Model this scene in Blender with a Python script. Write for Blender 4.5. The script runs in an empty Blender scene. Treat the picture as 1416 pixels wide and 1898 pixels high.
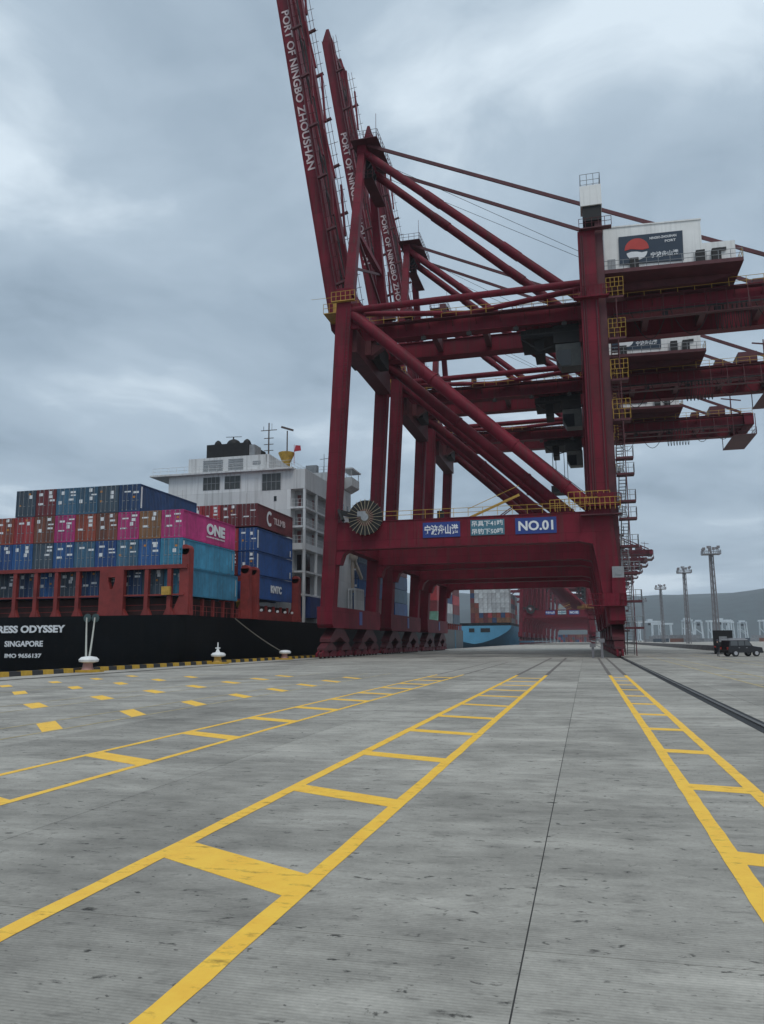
import bpy, math, random
from mathutils import Vector, Matrix
random.seed(7)
sc = bpy.context.scene
col = sc.collection
R = math.radians

# ------------------------------------------------------------------ camera
CAM_H = 1.83
YAW, PITCH, ROLL, FPX = 0.248594, 0.162753, -0.0075693, 1466.6
fw = Vector((-math.sin(YAW) * math.cos(PITCH), math.cos(YAW) * math.cos(PITCH), math.sin(PITCH)))
rt = Vector((math.cos(YAW), math.sin(YAW), 0))
up = rt.cross(fw)
rt2 = math.cos(ROLL) * rt + math.sin(ROLL) * up
up2 = -math.sin(ROLL) * rt + math.cos(ROLL) * up
cam = bpy.data.objects.new('camera', bpy.data.cameras.new('camera'))
col.objects.link(cam)
cam.matrix_world = Matrix(((rt2.x, up2.x, -fw.x, 0), (rt2.y, up2.y, -fw.y, 0), (rt2.z, up2.z, -fw.z, CAM_H), (0, 0, 0, 1)))
cam.data.sensor_fit = 'VERTICAL'; cam.data.sensor_height = 36.0
cam.data.lens = FPX / 1898 * 36
cam.data.clip_start = 0.1; cam.data.clip_end = 20000
sc.camera = cam

# ------------------------------------------------------------------ world, sun, exposure
SUN_EL, SUN_AZ = R(58), R(155)      # azimuth clockwise from +Y
w = bpy.data.worlds.new('World'); sc.world = w; w.use_nodes = True
nt = w.node_tree; nt.nodes.clear()
def N(t, **k):
    n = nt.nodes.new(t)
    for a, v in k.items(): setattr(n, a, v)
    return n
def L(a, b): nt.links.new(a, b)
out = N('ShaderNodeOutputWorld'); mixs = N('ShaderNodeMixShader')
sky = N('ShaderNodeTexSky', sky_type='NISHITA', sun_disc=False, sun_elevation=SUN_EL, sun_rotation=SUN_AZ)
b0 = N('ShaderNodeBackground'); b0.inputs[1].default_value = 0.10; L(sky.outputs[0], b0.inputs[0])
tc = N('ShaderNodeTexCoord'); sep = N('ShaderNodeSeparateXYZ'); L(tc.outputs['Generated'], sep.inputs[0])
ab = N('ShaderNodeMath', operation='ABSOLUTE'); L(sep.outputs[2], ab.inputs[0])
ad = N('ShaderNodeMath', operation='ADD'); ad.inputs[1].default_value = 0.16; L(ab.outputs[0], ad.inputs[0])
dx = N('ShaderNodeMath', operation='DIVIDE'); dy = N('ShaderNodeMath', operation='DIVIDE')
L(sep.outputs[0], dx.inputs[0]); L(ad.outputs[0], dx.inputs[1]); L(sep.outputs[1], dy.inputs[0]); L(ad.outputs[0], dy.inputs[1])
cmb = N('ShaderNodeCombineXYZ'); L(dx.outputs[0], cmb.inputs[0]); L(dy.outputs[0], cmb.inputs[1])
mp = N('ShaderNodeMapping'); mp.inputs['Location'].default_value = (36.26, 30.52, 3.95); L(cmb.outputs[0], mp.inputs[0])
nw = N('ShaderNodeTexNoise'); nw.inputs['Scale'].default_value = 0.9; nw.inputs['Detail'].default_value = 4; L(mp.outputs[0], nw.inputs['Vector'])
wv_ = N('ShaderNodeVectorMath', operation='MULTIPLY_ADD'); wv_.inputs[1].default_value = (0.9, 0.9, 0.0); L(nw.outputs['Color'], wv_.inputs[0]); L(mp.outputs[0], wv_.inputs[2])
n1 = N('ShaderNodeTexNoise'); n1.inputs['Scale'].default_value = 1.35; n1.inputs['Detail'].default_value = 14; n1.inputs['Roughness'].default_value = 0.56
L(wv_.outputs[0], n1.inputs['Vector'])
n2 = N('ShaderNodeTexNoise'); n2.inputs['Scale'].default_value = 0.55; n2.inputs['Detail'].default_value = 5; L(wv_.outputs[0], n2.inputs['Vector'])
mxn = N('ShaderNodeMix', data_type='FLOAT'); mxn.inputs[0].default_value = 0.52
L(n1.outputs[0], mxn.inputs[2]); L(n2.outputs[0], mxn.inputs[3])
cr = N('ShaderNodeValToRGB'); L(mxn.outputs[0], cr.inputs[0])
e = cr.color_ramp.elements
e[0].position = 0.385; e[0].color = (0.215, 0.285, 0.355, 1)
e[1].position = 0.605; e[1].color = (0.66, 0.76, 0.84, 1)
m = cr.color_ramp.elements.new(0.455); m.color = (0.305, 0.39, 0.475, 1)
m = cr.color_ramp.elements.new(0.535); m.color = (0.405, 0.50, 0.59, 1)
b1 = N('ShaderNodeBackground'); b1.inputs[1].default_value = 1.0; L(cr.outputs[0], b1.inputs[0])
mixs.inputs[0].default_value = 0.94
L(b0.outputs[0], mixs.inputs[1]); L(b1.outputs[0], mixs.inputs[2]); L(mixs.outputs[0], out.inputs[0])

sun = bpy.data.objects.new('sun', bpy.data.lights.new('sun', 'SUN')); col.objects.link(sun)
sun.data.energy = 1.1; sun.data.angle = R(25); sun.data.color = (1.0, 0.97, 0.93)
sd = Vector((math.sin(SUN_AZ) * math.cos(SUN_EL), math.cos(SUN_AZ) * math.cos(SUN_EL), math.sin(SUN_EL)))
sun.rotation_euler = (-sd).to_track_quat('-Z', 'Y').to_euler()
vs = sc.view_settings
vs.view_transform = 'Standard'; vs.look = 'None'; vs.exposure = 0.22; vs.gamma = 1.0; vs.use_curve_mapping = False
cy = sc.cycles
cy.use_denoising = True; cy.max_bounces = 6; cy.diffuse_bounces = 3; cy.glossy_bounces = 3; cy.volume_bounces = 1
cy.use_adaptive_sampling = True

# ------------------------------------------------------------------ materials
MAT = {}
def mat(name, c, rough=0.6, var=0.25, scale=0.6, metal=0.0, streak=0.0, rust=0.0, spec=0.5, bump=0.0, seam=None, tint=0.0):
    if name in MAT: return MAT[name]
    m = bpy.data.materials.new(name); m.use_nodes = True
    t = m.node_tree; p = t.nodes['Principled BSDF']
    p.inputs['Roughness'].default_value = rough; p.inputs['Metallic'].default_value = metal
    p.inputs['Specular IOR Level'].default_value = spec
    o = t.nodes.new('ShaderNodeTexCoord')
    n = t.nodes.new('ShaderNodeTexNoise'); n.inputs['Scale'].default_value = scale; n.inputs['Detail'].default_value = 6; n.inputs['Roughness'].default_value = 0.62
    t.links.new(o.outputs['Object'], n.inputs['Vector'])
    r = t.nodes.new('ShaderNodeValToRGB'); t.links.new(n.outputs[0], r.inputs[0])
    r.color_ramp.elements[0].position = 0.32; r.color_ramp.elements[1].position = 0.68
    r.color_ramp.elements[0].color = tuple(x * (1 - var) for x in c) + (1,)
    r.color_ramp.elements[1].color = tuple(min(1, x * (1 + var * 0.6)) for x in c) + (1,)
    src = r.outputs[0]
    if seam:                                        # plate joints, welded edge to edge
        sx = t.nodes.new('ShaderNodeSeparateXYZ'); t.links.new(o.outputs['Object'], sx.inputs[0])
        ax = t.nodes.new('ShaderNodeMath'); ax.operation = 'ADD'; t.links.new(sx.outputs[0], ax.inputs[0]); t.links.new(sx.outputs[1], ax.inputs[1])
        cx = t.nodes.new('ShaderNodeCombineXYZ'); t.links.new(ax.outputs[0], cx.inputs[0]); t.links.new(sx.outputs[2], cx.inputs[1])
        bk = t.nodes.new('ShaderNodeTexBrick'); bk.inputs['Scale'].default_value = 1.0; bk.inputs['Brick Width'].default_value = seam[0]; bk.inputs['Row Height'].default_value = seam[1]
        bk.inputs['Mortar Size'].default_value = 0.03; bk.inputs['Mortar Smooth'].default_value = 0.3
        bk.inputs['Color1'].default_value = (0.86, 0.86, 0.86, 1); bk.inputs['Color2'].default_value = (1.08, 1.08, 1.08, 1); bk.inputs['Mortar'].default_value = (seam[2],) * 3 + (1,)
        t.links.new(cx.outputs[0], bk.inputs['Vector'])
        mx = t.nodes.new('ShaderNodeMix'); mx.data_type = 'RGBA'; mx.blend_type = 'MULTIPLY'; mx.inputs[0].default_value = 1.0
        t.links.new(src, mx.inputs[6]); t.links.new(bk.outputs['Color'], mx.inputs[7]); src = mx.outputs[2]
    if tint > 0:                                    # each box has faded by its own amount
        oi = t.nodes.new('ShaderNodeObjectInfo'); tr_ = t.nodes.new('ShaderNodeValToRGB'); t.links.new(oi.outputs['Random'], tr_.inputs[0])
        tr_.color_ramp.elements[0].color = (1 - tint, 1 - tint, 1 - tint * 0.9, 1); tr_.color_ramp.elements[1].color = (1 + tint * 0.5, 1 + tint * 0.6, 1 + tint * 0.7, 1)
        mx = t.nodes.new('ShaderNodeMix'); mx.data_type = 'RGBA'; mx.blend_type = 'MULTIPLY'; mx.inputs[0].default_value = 1.0
        t.links.new(src, mx.inputs[6]); t.links.new(tr_.outputs[0], mx.inputs[7]); src = mx.outputs[2]
    if streak > 0:                                  # grime runs down the faces
        mp = t.nodes.new('ShaderNodeMapping'); mp.inputs['Scale'].default_value = (2.6, 2.6, 0.12)
        t.links.new(o.outputs['Object'], mp.inputs[0])
        s = t.nodes.new('ShaderNodeTexNoise'); s.inputs['Scale'].default_value = 1.0; s.inputs['Detail'].default_value = 5
        t.links.new(mp.outputs[0], s.inputs['Vector'])
        sr = t.nodes.new('ShaderNodeValToRGB'); sr.color_ramp.elements[0].position = 0.5; sr.color_ramp.elements[1].position = 0.72
        sr.color_ramp.elements[0].color = (0, 0, 0, 1); sr.color_ramp.elements[1].color = (streak,) * 3 + (1,)
        t.links.new(s.outputs[0], sr.inputs[0])
        mx = t.nodes.new('ShaderNodeMix'); mx.data_type = 'RGBA'
        t.links.new(sr.outputs[0], mx.inputs[0]); t.links.new(src, mx.inputs[6]); mx.inputs[7].default_value = (0.05, 0.04, 0.035, 1)
        src = mx.outputs[2]
    if rust > 0:
        s = t.nodes.new('ShaderNodeTexNoise'); s.inputs['Scale'].default_value = 1.7; s.inputs['Detail'].default_value = 8; s.inputs['Roughness'].default_value = 0.7
        t.links.new(o.outputs['Object'], s.inputs['Vector'])
        sr = t.nodes.new('ShaderNodeValToRGB'); sr.color_ramp.elements[0].position = 0.60; sr.color_ramp.elements[1].position = 0.72
        sr.color_ramp.elements[0].color = (0, 0, 0, 1); sr.color_ramp.elements[1].color = (rust,) * 3 + (1,)
        t.links.new(s.outputs[0], sr.inputs[0])
        mx = t.nodes.new('ShaderNodeMix'); mx.data_type = 'RGBA'
        t.links.new(sr.outputs[0], mx.inputs[0]); t.links.new(src, mx.inputs[6]); mx.inputs[7].default_value = (0.11, 0.045, 0.02, 1)
        src = mx.outputs[2]
    if bump > 0:
        bn = t.nodes.new('ShaderNodeBump'); bn.inputs['Strength'].default_value = bump; t.links.new(n.outputs[0], bn.inputs['Height'])
        t.links.new(bn.outputs[0], p.inputs['Normal'])
    t.links.new(src, p.inputs['Base Color'])
    MAT[name] = m
    return m
CR = mat('crane_red', (0.162, 0.0125, 0.0255), 0.55, 0.25, 0.35, streak=0.5, rust=0.16, spec=0.16, seam=(3.1, 2.7, 0.6), tint=0.12)
CRD = mat('crane_red_dark', (0.085, 0.014, 0.02), 0.6, 0.3, 0.8, rust=0.2)
BLK = mat('grease_black', (0.010, 0.010, 0.011), 0.7, 0.3, 2)
STEEL = mat('galvanised', (0.30, 0.31, 0.32), 0.5, 0.2, 2, metal=0.3)
YEL = mat('rail_yellow', (0.50, 0.30, 0.05), 0.55, 0.3, 2, rust=0.3)
WHT = mat('white_paint', (0.80, 0.80, 0.78), 0.5, 0.08, 0.4, streak=0.2)
WHS = mat('ship_white', (0.66, 0.67, 0.67), 0.5, 0.07, 0.25, streak=0.34, rust=0.10, seam=(4.2, 2.9, 0.8))
NAVY = mat('sign_navy', (0.010, 0.028, 0.055), 0.4, 0.1)
BLUE = mat('sign_blue', (0.018, 0.045, 0.22), 0.4, 0.1)
TEAL = mat('sign_teal', (0.06, 0.18, 0.24), 0.4, 0.15)
LET = mat('letter_white', (0.75, 0.76, 0.77), 0.5, 0.08)
LETR = mat('letter_pale_red', (0.62, 0.50, 0.50), 0.5, 0.15)
LRED = mat('logo_red', (0.48, 0.035, 0.025), 0.45, 0.1)
GLS = mat('dark_glass', (0.012, 0.016, 0.02), 0.12, 0.1)
TAN = mat('reel_tan', (0.30, 0.25, 0.17), 0.6, 0.3, 2)
HULL = mat('hull_black', (0.0045, 0.0055, 0.007), 0.5, 0.35, 0.3, streak=0.06, rust=0.12, spec=0.16, seam=(6.5, 1.9, 0.55))
HGREY = mat('hull_grey', (0.085, 0.095, 0.10), 0.5, 0.2, 0.3, streak=0.2)
HBLUE = mat('hull_blue', (0.10, 0.36, 0.55), 0.45, 0.12, 0.2, streak=0.15)
LASH = mat('lashing_red', (0.23, 0.030, 0.026), 0.6, 0.3, 0.8, rust=0.3)
DECK = mat('deck_dark', (0.05, 0.02, 0.02), 0.8, 0.3, 0.8)
TYRE = mat('tyre', (0.015, 0.015, 0.016), 0.8, 0.2, 4)
ROPE = mat('rope', (0.45, 0.45, 0.40), 0.9, 0.2, 4)
ROPED = mat('rope_dark', (0.12, 0.11, 0.09), 0.9, 0.2, 4)
PAINT_Y = None

# ------------------------------------------------------------------ mesh helpers
class MB:
    def __init__(s): s.v = []; s.f = []
    def box(s, x0, x1, y0, y1, z0, z1):
        b = len(s.v)
        s.v += [(x0, y0, z0), (x1, y0, z0), (x1, y1, z0), (x0, y1, z0), (x0, y0, z1), (x1, y0, z1), (x1, y1, z1), (x0, y1, z1)]
        s.f += [tuple(b + i for i in q) for q in ((3, 2, 1, 0), (4, 5, 6, 7), (0, 1, 5, 4), (1, 2, 6, 5), (2, 3, 7, 6), (3, 0, 4, 7))]
        return s
    def beam(s, p0, p1, w0, d0, w1=None, d1=None, side=None):
        """box section from p0 to p1; w along 'side', d along the other normal"""
        p0, p1 = Vector(p0), Vector(p1); w1 = w0 if w1 is None else w1; d1 = d0 if d1 is None else d1
        a = (p1 - p0).normalized()
        sd = Vector(side) if side else (Vector((1, 0, 0)) if abs(a.x) < 0.7 else Vector((0, 1, 0)))
        u = (sd - a * sd.dot(a)).normalized(); v = a.cross(u)
        b = len(s.v)
        for p, w_, d_ in ((p0, w0, d0), (p1, w1, d1)):
            for su, sv in ((-1, -1), (1, -1), (1, 1), (-1, 1)):
                s.v.append(tuple(p + u * su * w_ / 2 + v * sv * d_ / 2))
        s.f += [tuple(b + i for i in q) for q in ((3, 2, 1, 0), (4, 5, 6, 7), (0, 1, 5, 4), (1, 2, 6, 5), (2, 3, 7, 6), (3, 0, 4, 7))]
        return s
    def tube(s, p0, p1, r0, r1=None, n=10, cap=True):
        p0, p1 = Vector(p0), Vector(p1); r1 = r0 if r1 is None else r1
        a = (p1 - p0).normalized(); q = Vector((0, 0, 1)) if abs(a.z) < 0.9 else Vector((1, 0, 0))
        u = a.cross(q).normalized(); v = a.cross(u); b = len(s.v)
        for p, r in ((p0, r0), (p1, r1)):
            for i in range(n):
                t = 2 * math.pi * i / n
                s.v.append(tuple(p + (u * math.cos(t) + v * math.sin(t)) * r))
        for i in range(n):
            j = (i + 1) % n
            s.f.append((b + i, b + n + i, b + n + j, b + j))
        if cap:
            s.f.append(tuple(b + i for i in range(n))); s.f.append(tuple(b + n + i for i in reversed(range(n))))
        return s
    def path(s, pts, r, n=5):
        for a, b in zip(pts, pts[1:]): s.tube(a, b, r, r, n, False)
        return s
    def prism(s, poly, axis, a0, a1):
        """poly: 2D points; axis 'x','y','z' is the extrusion"""
        b = len(s.v); n = len(poly)
        for a in (a0, a1):
            for p, q in poly:
                s.v.append({'x': (a, p, q), 'y': (p, a, q), 'z': (p, q, a)}[axis])
        s.f.append(tuple(b + i for i in range(n))); s.f.append(tuple(b + n + i for i in reversed(range(n))))
        for i in range(n):
            j = (i + 1) % n; s.f.append((b + j, b + i, b + n + i, b + n + j))
        return s
    def lathe(s, prof, c, n=16):
        b = len(s.v); k = len(prof)
        for r, z in prof:
            for i in range(n):
                t = 2 * math.pi * i / n; s.v.append((c[0] + r * math.cos(t), c[1] + r * math.sin(t), c[2] + z))
        for q in range(k - 1):
            for i in range(n):
                j = (i + 1) % n; s.f.append((b + q * n + i, b + q * n + j, b + q * n + n + j, b + q * n + n + i))
        s.f.append(tuple(b + i for i in reversed(range(n)))); s.f.append(tuple(b + (k - 1) * n + i for i in range(n)))
        return s
    def rail(s, pts, h=1.1, sp=1.6, r=0.035):
        for a, b in zip(pts, pts[1:]):
            a, b = Vector(a), Vector(b); n = max(1, round((b - a).length / sp)); U = Vector((0, 0, 1))
            for k in (0.5, 1.0): s.tube(a + U * h * k, b + U * h * k, r, r, 4, False)
            for i in range(n + 1): s.tube(a.lerp(b, i / n), a.lerp(b, i / n) + U * h, r, r, 4, False)
        return s
    def mesh(s, name, m=None, recalc=True):
        me = bpy.data.meshes.new(name); me.from_pydata(s.v, [], s.f); 
        if recalc:
            import bmesh
            bm = bmesh.new(); bm.from_mesh(me); bmesh.ops.recalc_face_normals(bm, faces=bm.faces); bm.to_mesh(me); bm.free()
        for p in me.polygons: p.use_smooth = True
        me.set_sharp_from_angle(angle=R(38))
        if m: me.materials.append(m)
        return me
    def build(s, name, m, parent=None, **k):
        return obj(name, s.mesh(name, m), parent, **k)
def obj(name, me, parent=None, loc=None, rz=None, label=None, cat=None, group=None, kind=None):
    o = bpy.data.objects.new(name, me); col.objects.link(o)
    if parent is not None: o.parent = parent
    if loc is not None: o.location = loc
    if rz is not None: o.rotation_euler = (0, 0, rz)
    tag(o, label, cat, group, kind)
    return o
def tag(o, label=None, cat=None, group=None, kind=None):
    if label: o['label'] = label
    if cat: o['category'] = cat
    if group: o['group'] = group
    if kind: o['kind'] = kind
    return o
def thing(name, loc, label, cat, group=None, rz=0):
    return obj(name, None, None, loc, rz, label, cat, group)
def copy_tree(o, parent=None, skip=()):
    c = o.copy(); col.objects.link(c); c.parent = parent
    for ch in list(o.children):
        if ch.name.split('.')[0] in skip: continue
        copy_tree(ch, c, skip)
    return c
def text_mesh(body, size, m, bold=0.0, ext=0.02, sx=1.0, align='LEFT', spacing=1.0, line=1.0):
    cu = bpy.data.curves.new('lettering', 'FONT'); cu.body = body; cu.size = size; cu.offset = bold; cu.extrude = ext
    cu.align_x = align; cu.space_character = spacing; cu.space_line = line; cu.resolution_u = 3
    o = bpy.data.objects.new('lettering', cu); col.objects.link(o)
    dg = bpy.context.evaluated_depsgraph_get()
    me = bpy.data.meshes.new_from_object(o.evaluated_get(dg))
    bpy.data.objects.remove(o); me.materials.clear(); me.materials.append(m)
    for v in me.vertices: v.co.x *= sx
    return me
FACE_S = lambda me, x, y, z: place(me, Matrix.Translation((x, y, z)) @ Matrix.Rotation(R(90), 4, 'X'))                      # faces -Y
FACE_E = lambda me, x, y, z: place(me, Matrix.Translation((x, y, z)) @ Matrix.Rotation(R(90), 4, 'Z') @ Matrix.Rotation(R(90), 4, 'X'))  # faces +X
def place(me, M): me.transform(M); return me
def fit_text(body, m, x0, x1, z0, z1, bold=0.02, ext=0.015):
    """text scaled to fill a width x1-x0 and height z1-z0, drawn from the origin"""
    me = text_mesh(body, 1.0, m, bold, ext)
    xs = [v.co.x for v in me.vertices]; ys = [v.co.y for v in me.vertices]
    ax = (x1 - x0) / (max(xs) - min(xs)); ay = (z1 - z0) / (max(ys) - min(ys)); mx, my = min(xs), min(ys)
    for v in me.vertices: v.co.x = (v.co.x - mx) * ax + x0; v.co.y = (v.co.y - my) * ay + z0
    return me

# ------------------------------------------------------------------ the setting: quay, sea, hills
def concrete(name, c, grooves=True):
    m = bpy.data.materials.new(name); m.use_nodes = True; t = m.node_tree; p = t.nodes['Principled BSDF']
    p.inputs['Roughness'].default_value = 0.82; p.inputs['Specular IOR Level'].default_value = 0.3
    g = t.nodes.new('ShaderNodeNewGeometry')
    def tex(kind, sc_, scale, detail=5, rough=0.6):
        mp = t.nodes.new('ShaderNodeMapping'); mp.inputs['Scale'].default_value = sc_; t.links.new(g.outputs['Position'], mp.inputs[0])
        n = t.nodes.new(kind); n.inputs['Scale'].default_value = scale
        if 'Roughness' in n.inputs: n.inputs['Detail'].default_value = detail; n.inputs['Roughness'].default_value = rough
        t.links.new(mp.outputs[0], n.inputs['Vector']); return n
    def ramp(src, a, b, ca, cb):
        r = t.nodes.new('ShaderNodeValToRGB'); r.color_ramp.elements[0].position = a; r.color_ramp.elements[1].position = b
        r.color_ramp.elements[0].color = (ca,) * 3 + (1,); r.color_ramp.elements[1].color = (cb,) * 3 + (1,); t.links.new(src, r.inputs[0]); return r.outputs[0]
    def mul(a, b, f=1.0):
        x = t.nodes.new('ShaderNodeMix'); x.data_type = 'RGBA'; x.blend_type = 'MULTIPLY'; x.inputs[0].default_value = f
        t.links.new(a, x.inputs[6]); t.links.new(b, x.inputs[7]); return x.outputs[2]
    oi = t.nodes.new('ShaderNodeObjectInfo')
    base = t.nodes.new('ShaderNodeRGB'); base.outputs[0].default_value = c + (1,)
    src = mul(base.outputs[0], ramp(oi.outputs['Random'], 0.0, 1.0, 0.84, 1.10))
    src = mul(src, ramp(tex('ShaderNodeTexNoise', (1.2, 1.9, 1), 1.3, 9, 0.72).outputs[0], 0.42, 0.72, 1.06, 0.72))     # smeared blotches
    src = mul(src, ramp(tex('ShaderNodeTexNoise', (0.5, 1.1, 1), 0.55, 7, 0.6).outputs[0], 0.3, 0.7, 0.66, 1.18))      # broad cloudiness
    src = mul(src, ramp(tex('ShaderNodeTexNoise', (1.3, 7.0, 1), 0.9, 6, 0.65).outputs[0], 0.3, 0.7, 0.88, 1.08))      # brushed finish across the lane
    src = mul(src, ramp(tex('ShaderNodeTexNoise', (1, 1, 1), 26, 4, 0.7).outputs[0], 0.3, 0.7, 0.88, 1.08))
    src = mul(src, ramp(tex('ShaderNodeTexNoise', (2.4, 6.0, 1), 1.2, 5, 0.62).outputs[0], 0.58, 0.70, 1.0, 0.66))      # small scuffs
    sp = tex('ShaderNodeTexNoise', (3.4, 5.4, 1), 1.5, 6, 0.62); sp.inputs['Distortion'].default_value = 0.4
    src = mul(src, ramp(sp.outputs[0], 0.62, 0.685, 1.0, 0.22))
    sp2 = tex('ShaderNodeTexNoise', (1.3, 2.6, 1), 1.2, 6, 0.66)
    src = mul(src, ramp(sp2.outputs[0], 0.62, 0.78, 1.0, 0.42))
    sp3 = tex('ShaderNodeTexNoise', (9, 13, 1), 1.5, 3, 0.55)
    src = mul(src, ramp(sp3.outputs[0], 0.655, 0.72, 1.0, 0.35))
    lt_ = tex('ShaderNodeTexNoise', (0.35, 1.0, 1), 1.6, 8, 0.7)
    src = mul(src, ramp(lt_.outputs[0], 0.50, 0.74, 1.0, 1.22))                                                          # oil spots
    src = mul(src, ramp(tex('ShaderNodeTexNoise', (0.25, 0.10, 1), 0.9, 4, 0.6).outputs[0], 0.54, 0.70, 1.0, 0.62))      # long tyre and damp patches
    if grooves:
        wv = tex('ShaderNodeTexWave', (0.06, 1, 1), 9.5); wv.wave_type = 'BANDS'; wv.bands_direction = 'Y'
        wv.inputs['Distortion'].default_value = 1.4; wv.inputs['Detail'].default_value = 2; wv.inputs['Detail Scale'].default_value = 1.2
        src = mul(src, ramp(wv.outputs[1], 0.1, 0.6, 0.90, 1.02))
        bn = t.nodes.new('ShaderNodeBump'); bn.inputs['Strength'].default_value = 0.25; bn.inputs['Distance'].default_value = 0.004
        t.links.new(wv.outputs[1], bn.inputs['Height']); t.links.new(bn.outputs[0], p.inputs['Normal'])
    t.links.new(src, p.inputs['Base Color'])
    return m
CONC = concrete('quay_concrete', (0.405, 0.383, 0.337))
SEAL = mat('joint_bitumen', (0.06, 0.06, 0.06), 0.9, 0.3, 3)
def paint_yellow():
    m = bpy.data.materials.new('road_paint_yellow'); m.use_nodes = True; t = m.node_tree; p = t.nodes['Principled BSDF']
    p.inputs['Roughness'].default_value = 0.6
    g = t.nodes.new('ShaderNodeNewGeometry')
    n = t.nodes.new('ShaderNodeTexNoise'); n.inputs['Scale'].default_value = 3.2; n.inputs['Detail'].default_value = 9; n.inputs['Roughness'].default_value = 0.72; t.links.new(g.outputs['Position'], n.inputs['Vector'])
    r = t.nodes.new('ShaderNodeValToRGB'); t.links.new(n.outputs[0], r.inputs[0])
    e = r.color_ramp.elements; e[0].position = 0.25; e[0].color = (0.30, 0.22, 0.10, 1); e[1].position = 0.62; e[1].color = (0.98, 0.60, 0.06, 1)
    k = e.new(0.38); k.color = (0.93, 0.52, 0.045, 1)
    mp = t.nodes.new('ShaderNodeMapping'); mp.inputs['Scale'].default_value = (3.0, 7.0, 1); t.links.new(g.outputs['Position'], mp.inputs[0])
    n2 = t.nodes.new('ShaderNodeTexNoise'); n2.inputs['Scale'].default_value = 1.3; n2.inputs['Detail'].default_value = 7; n2.inputs['Roughness'].default_value = 0.68; t.links.new(mp.outputs[0], n2.inputs['Vector'])
    r2 = t.nodes.new('ShaderNodeValToRGB'); r2.color_ramp.elements[0].position = 0.56; r2.color_ramp.elements[0].color = (1, 1, 1, 1); r2.color_ramp.elements[1].position = 0.72; r2.color_ramp.elements[1].color = (0.36, 0.36, 0.38, 1); t.links.new(n2.outputs[0], r2.inputs[0])
    x = t.nodes.new('ShaderNodeMix'); x.data_type = 'RGBA'; x.blend_type = 'MULTIPLY'; x.inputs[0].default_value = 1.0
    t.links.new(r.outputs[0], x.inputs[6]); t.links.new(r2.outputs[0], x.inputs[7]); t.links.new(x.outputs[2], p.inputs['Base Color']); return m
PY = paint_yellow()
PWORN = mat('road_paint_worn', (0.155, 0.135, 0.12), 0.8, 0.35, 1.5)
PFAINT = mat('road_paint_faint', (0.46, 0.37, 0.20), 0.75, 0.35, 1.5)

QX = -33.0
SX0, SY0, SW, SL, NC, NR = -30.45, -1.3, 5.0, 6.45, 12, 24
SX1, SY1 = SX0 + NC * SW, SY0 + NR * SL
quay = MB().box(QX, 900, -400, 2600, -9, -0.03).build('quay', CONC, kind='structure', label='grey concrete apron of the container quay')
g = MB()   # concrete surface beyond the slabs that can be told apart
for x0, x1, y0, y1 in ((QX, SX0, -60, 2600), (SX1, 900, -60, 2600), (SX0, SX1, SY1, 2600), (SX0, SX1, -60, SY0)):
    g.box(x0, x1, y0, y1, -0.028, 0.0)
g.build('concrete_surface', CONC, quay)
MB().box(SX0, SX1, SY0, SY1, -0.028, -0.008).build('joint_sealant', SEAL, quay)
sm = MB().prism([(0.005, 0.003), (SW - 0.005, 0.003), (SW - 0.005, SL - 0.003), (0.005, SL - 0.003)], 'z', -0.006, 0.0).mesh('concrete_slab', CONC)
for i in range(NC):
    for j in range(NR): obj('concrete_slab', sm, quay, (SX0 + i * SW, SY0 + j * SL, 0))

def line(x, y0, y1, wd, m=PY, z=0.004, name='yellow_line'):
    n = max(2, int((y1 - y0) / 0.35)); mb = MB(); rr = random.Random(int(x * 100) + 999)
    for i in range(n + 1):
        yy = y0 + (y1 - y0) * i / n
        for s_ in (-1, 1): mb.v.append((x + s_ * (wd / 2 + rr.uniform(-0.006, 0.006)), yy, z))
    for i in range(n): mb.f.append((2 * i, 2 * i + 1, 2 * i + 3, 2 * i + 2))
    return mb.build(name, m, quay)
def rung(xa, ya, xb, yb, th, m=PY):
    MB().prism([(xa, ya - th / 2), (xb, yb - th / 2), (xb, yb + th / 2), (xa, ya + th / 2)], 'z', 0.0005, 0.0035).build('yellow_rung', m, quay)
line(-2.17, -2, 44, 0.16); line(-3.71, -2, 44, 0.165)
ys = [(3.15, 2.5), (6.83, 6.07), (9.95, 9.25), (13.2, 12.63), (16.75, 16.2), (20.05, 19.5), (23.85, 23.2), (27.6, 27.05), (30.95, 30.35), (34.3, 33.8), (37.6, 37.1), (40.9, 40.4)]
for k, (a, b) in enumerate(ys): rung(-3.64, a, -2.24, b, 0.55 if k < 2 else 0.42)
line(1.11, -2, 44.2, 0.16); line(1.89, -2, 44.2, 0.165)
for k in range(12): rung(1.18, 4.2 + 3.42 * k, 1.82, 4.05 + 3.42 * k, 0.42)
line(-8.18, 0, 44.5, 0.13); line(-6.70, 0, 44.5, 0.13)
for k in range(12): rung(-8.12, 5.65 + 3.27 * k, -6.76, 4.95 + 3.27 * k, 0.5)
line(-12.6, 6, 46, 0.09, PFAINT); line(-11.2, 6, 46, 0.09, PFAINT)
for k in range(9): rung(-12.55, 13.35 + 3.45 * k, -11.25, 11.85 + 3.45 * k, 0.7)
line(-17.1, 10, 46, 0.08, PFAINT); line(-15.6, 10, 46, 0.08, PFAINT)
for k in range(8): rung(-17.05, 18.6 + 3.45 * k, -15.65, 17.2 + 3.45 * k, 0.75)
line(-22.0, 16, 46, 0.07, PFAINT)
for k in range(6): rung(-22.0, 24.2 + 3.45 * k, -20.6, 22.6 + 3.45 * k, 0.75)
for k in range(5): rung(-26.0, 28.2 + 3.45 * k, -24.8, 27.0 + 3.45 * k, 0.7)
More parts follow.
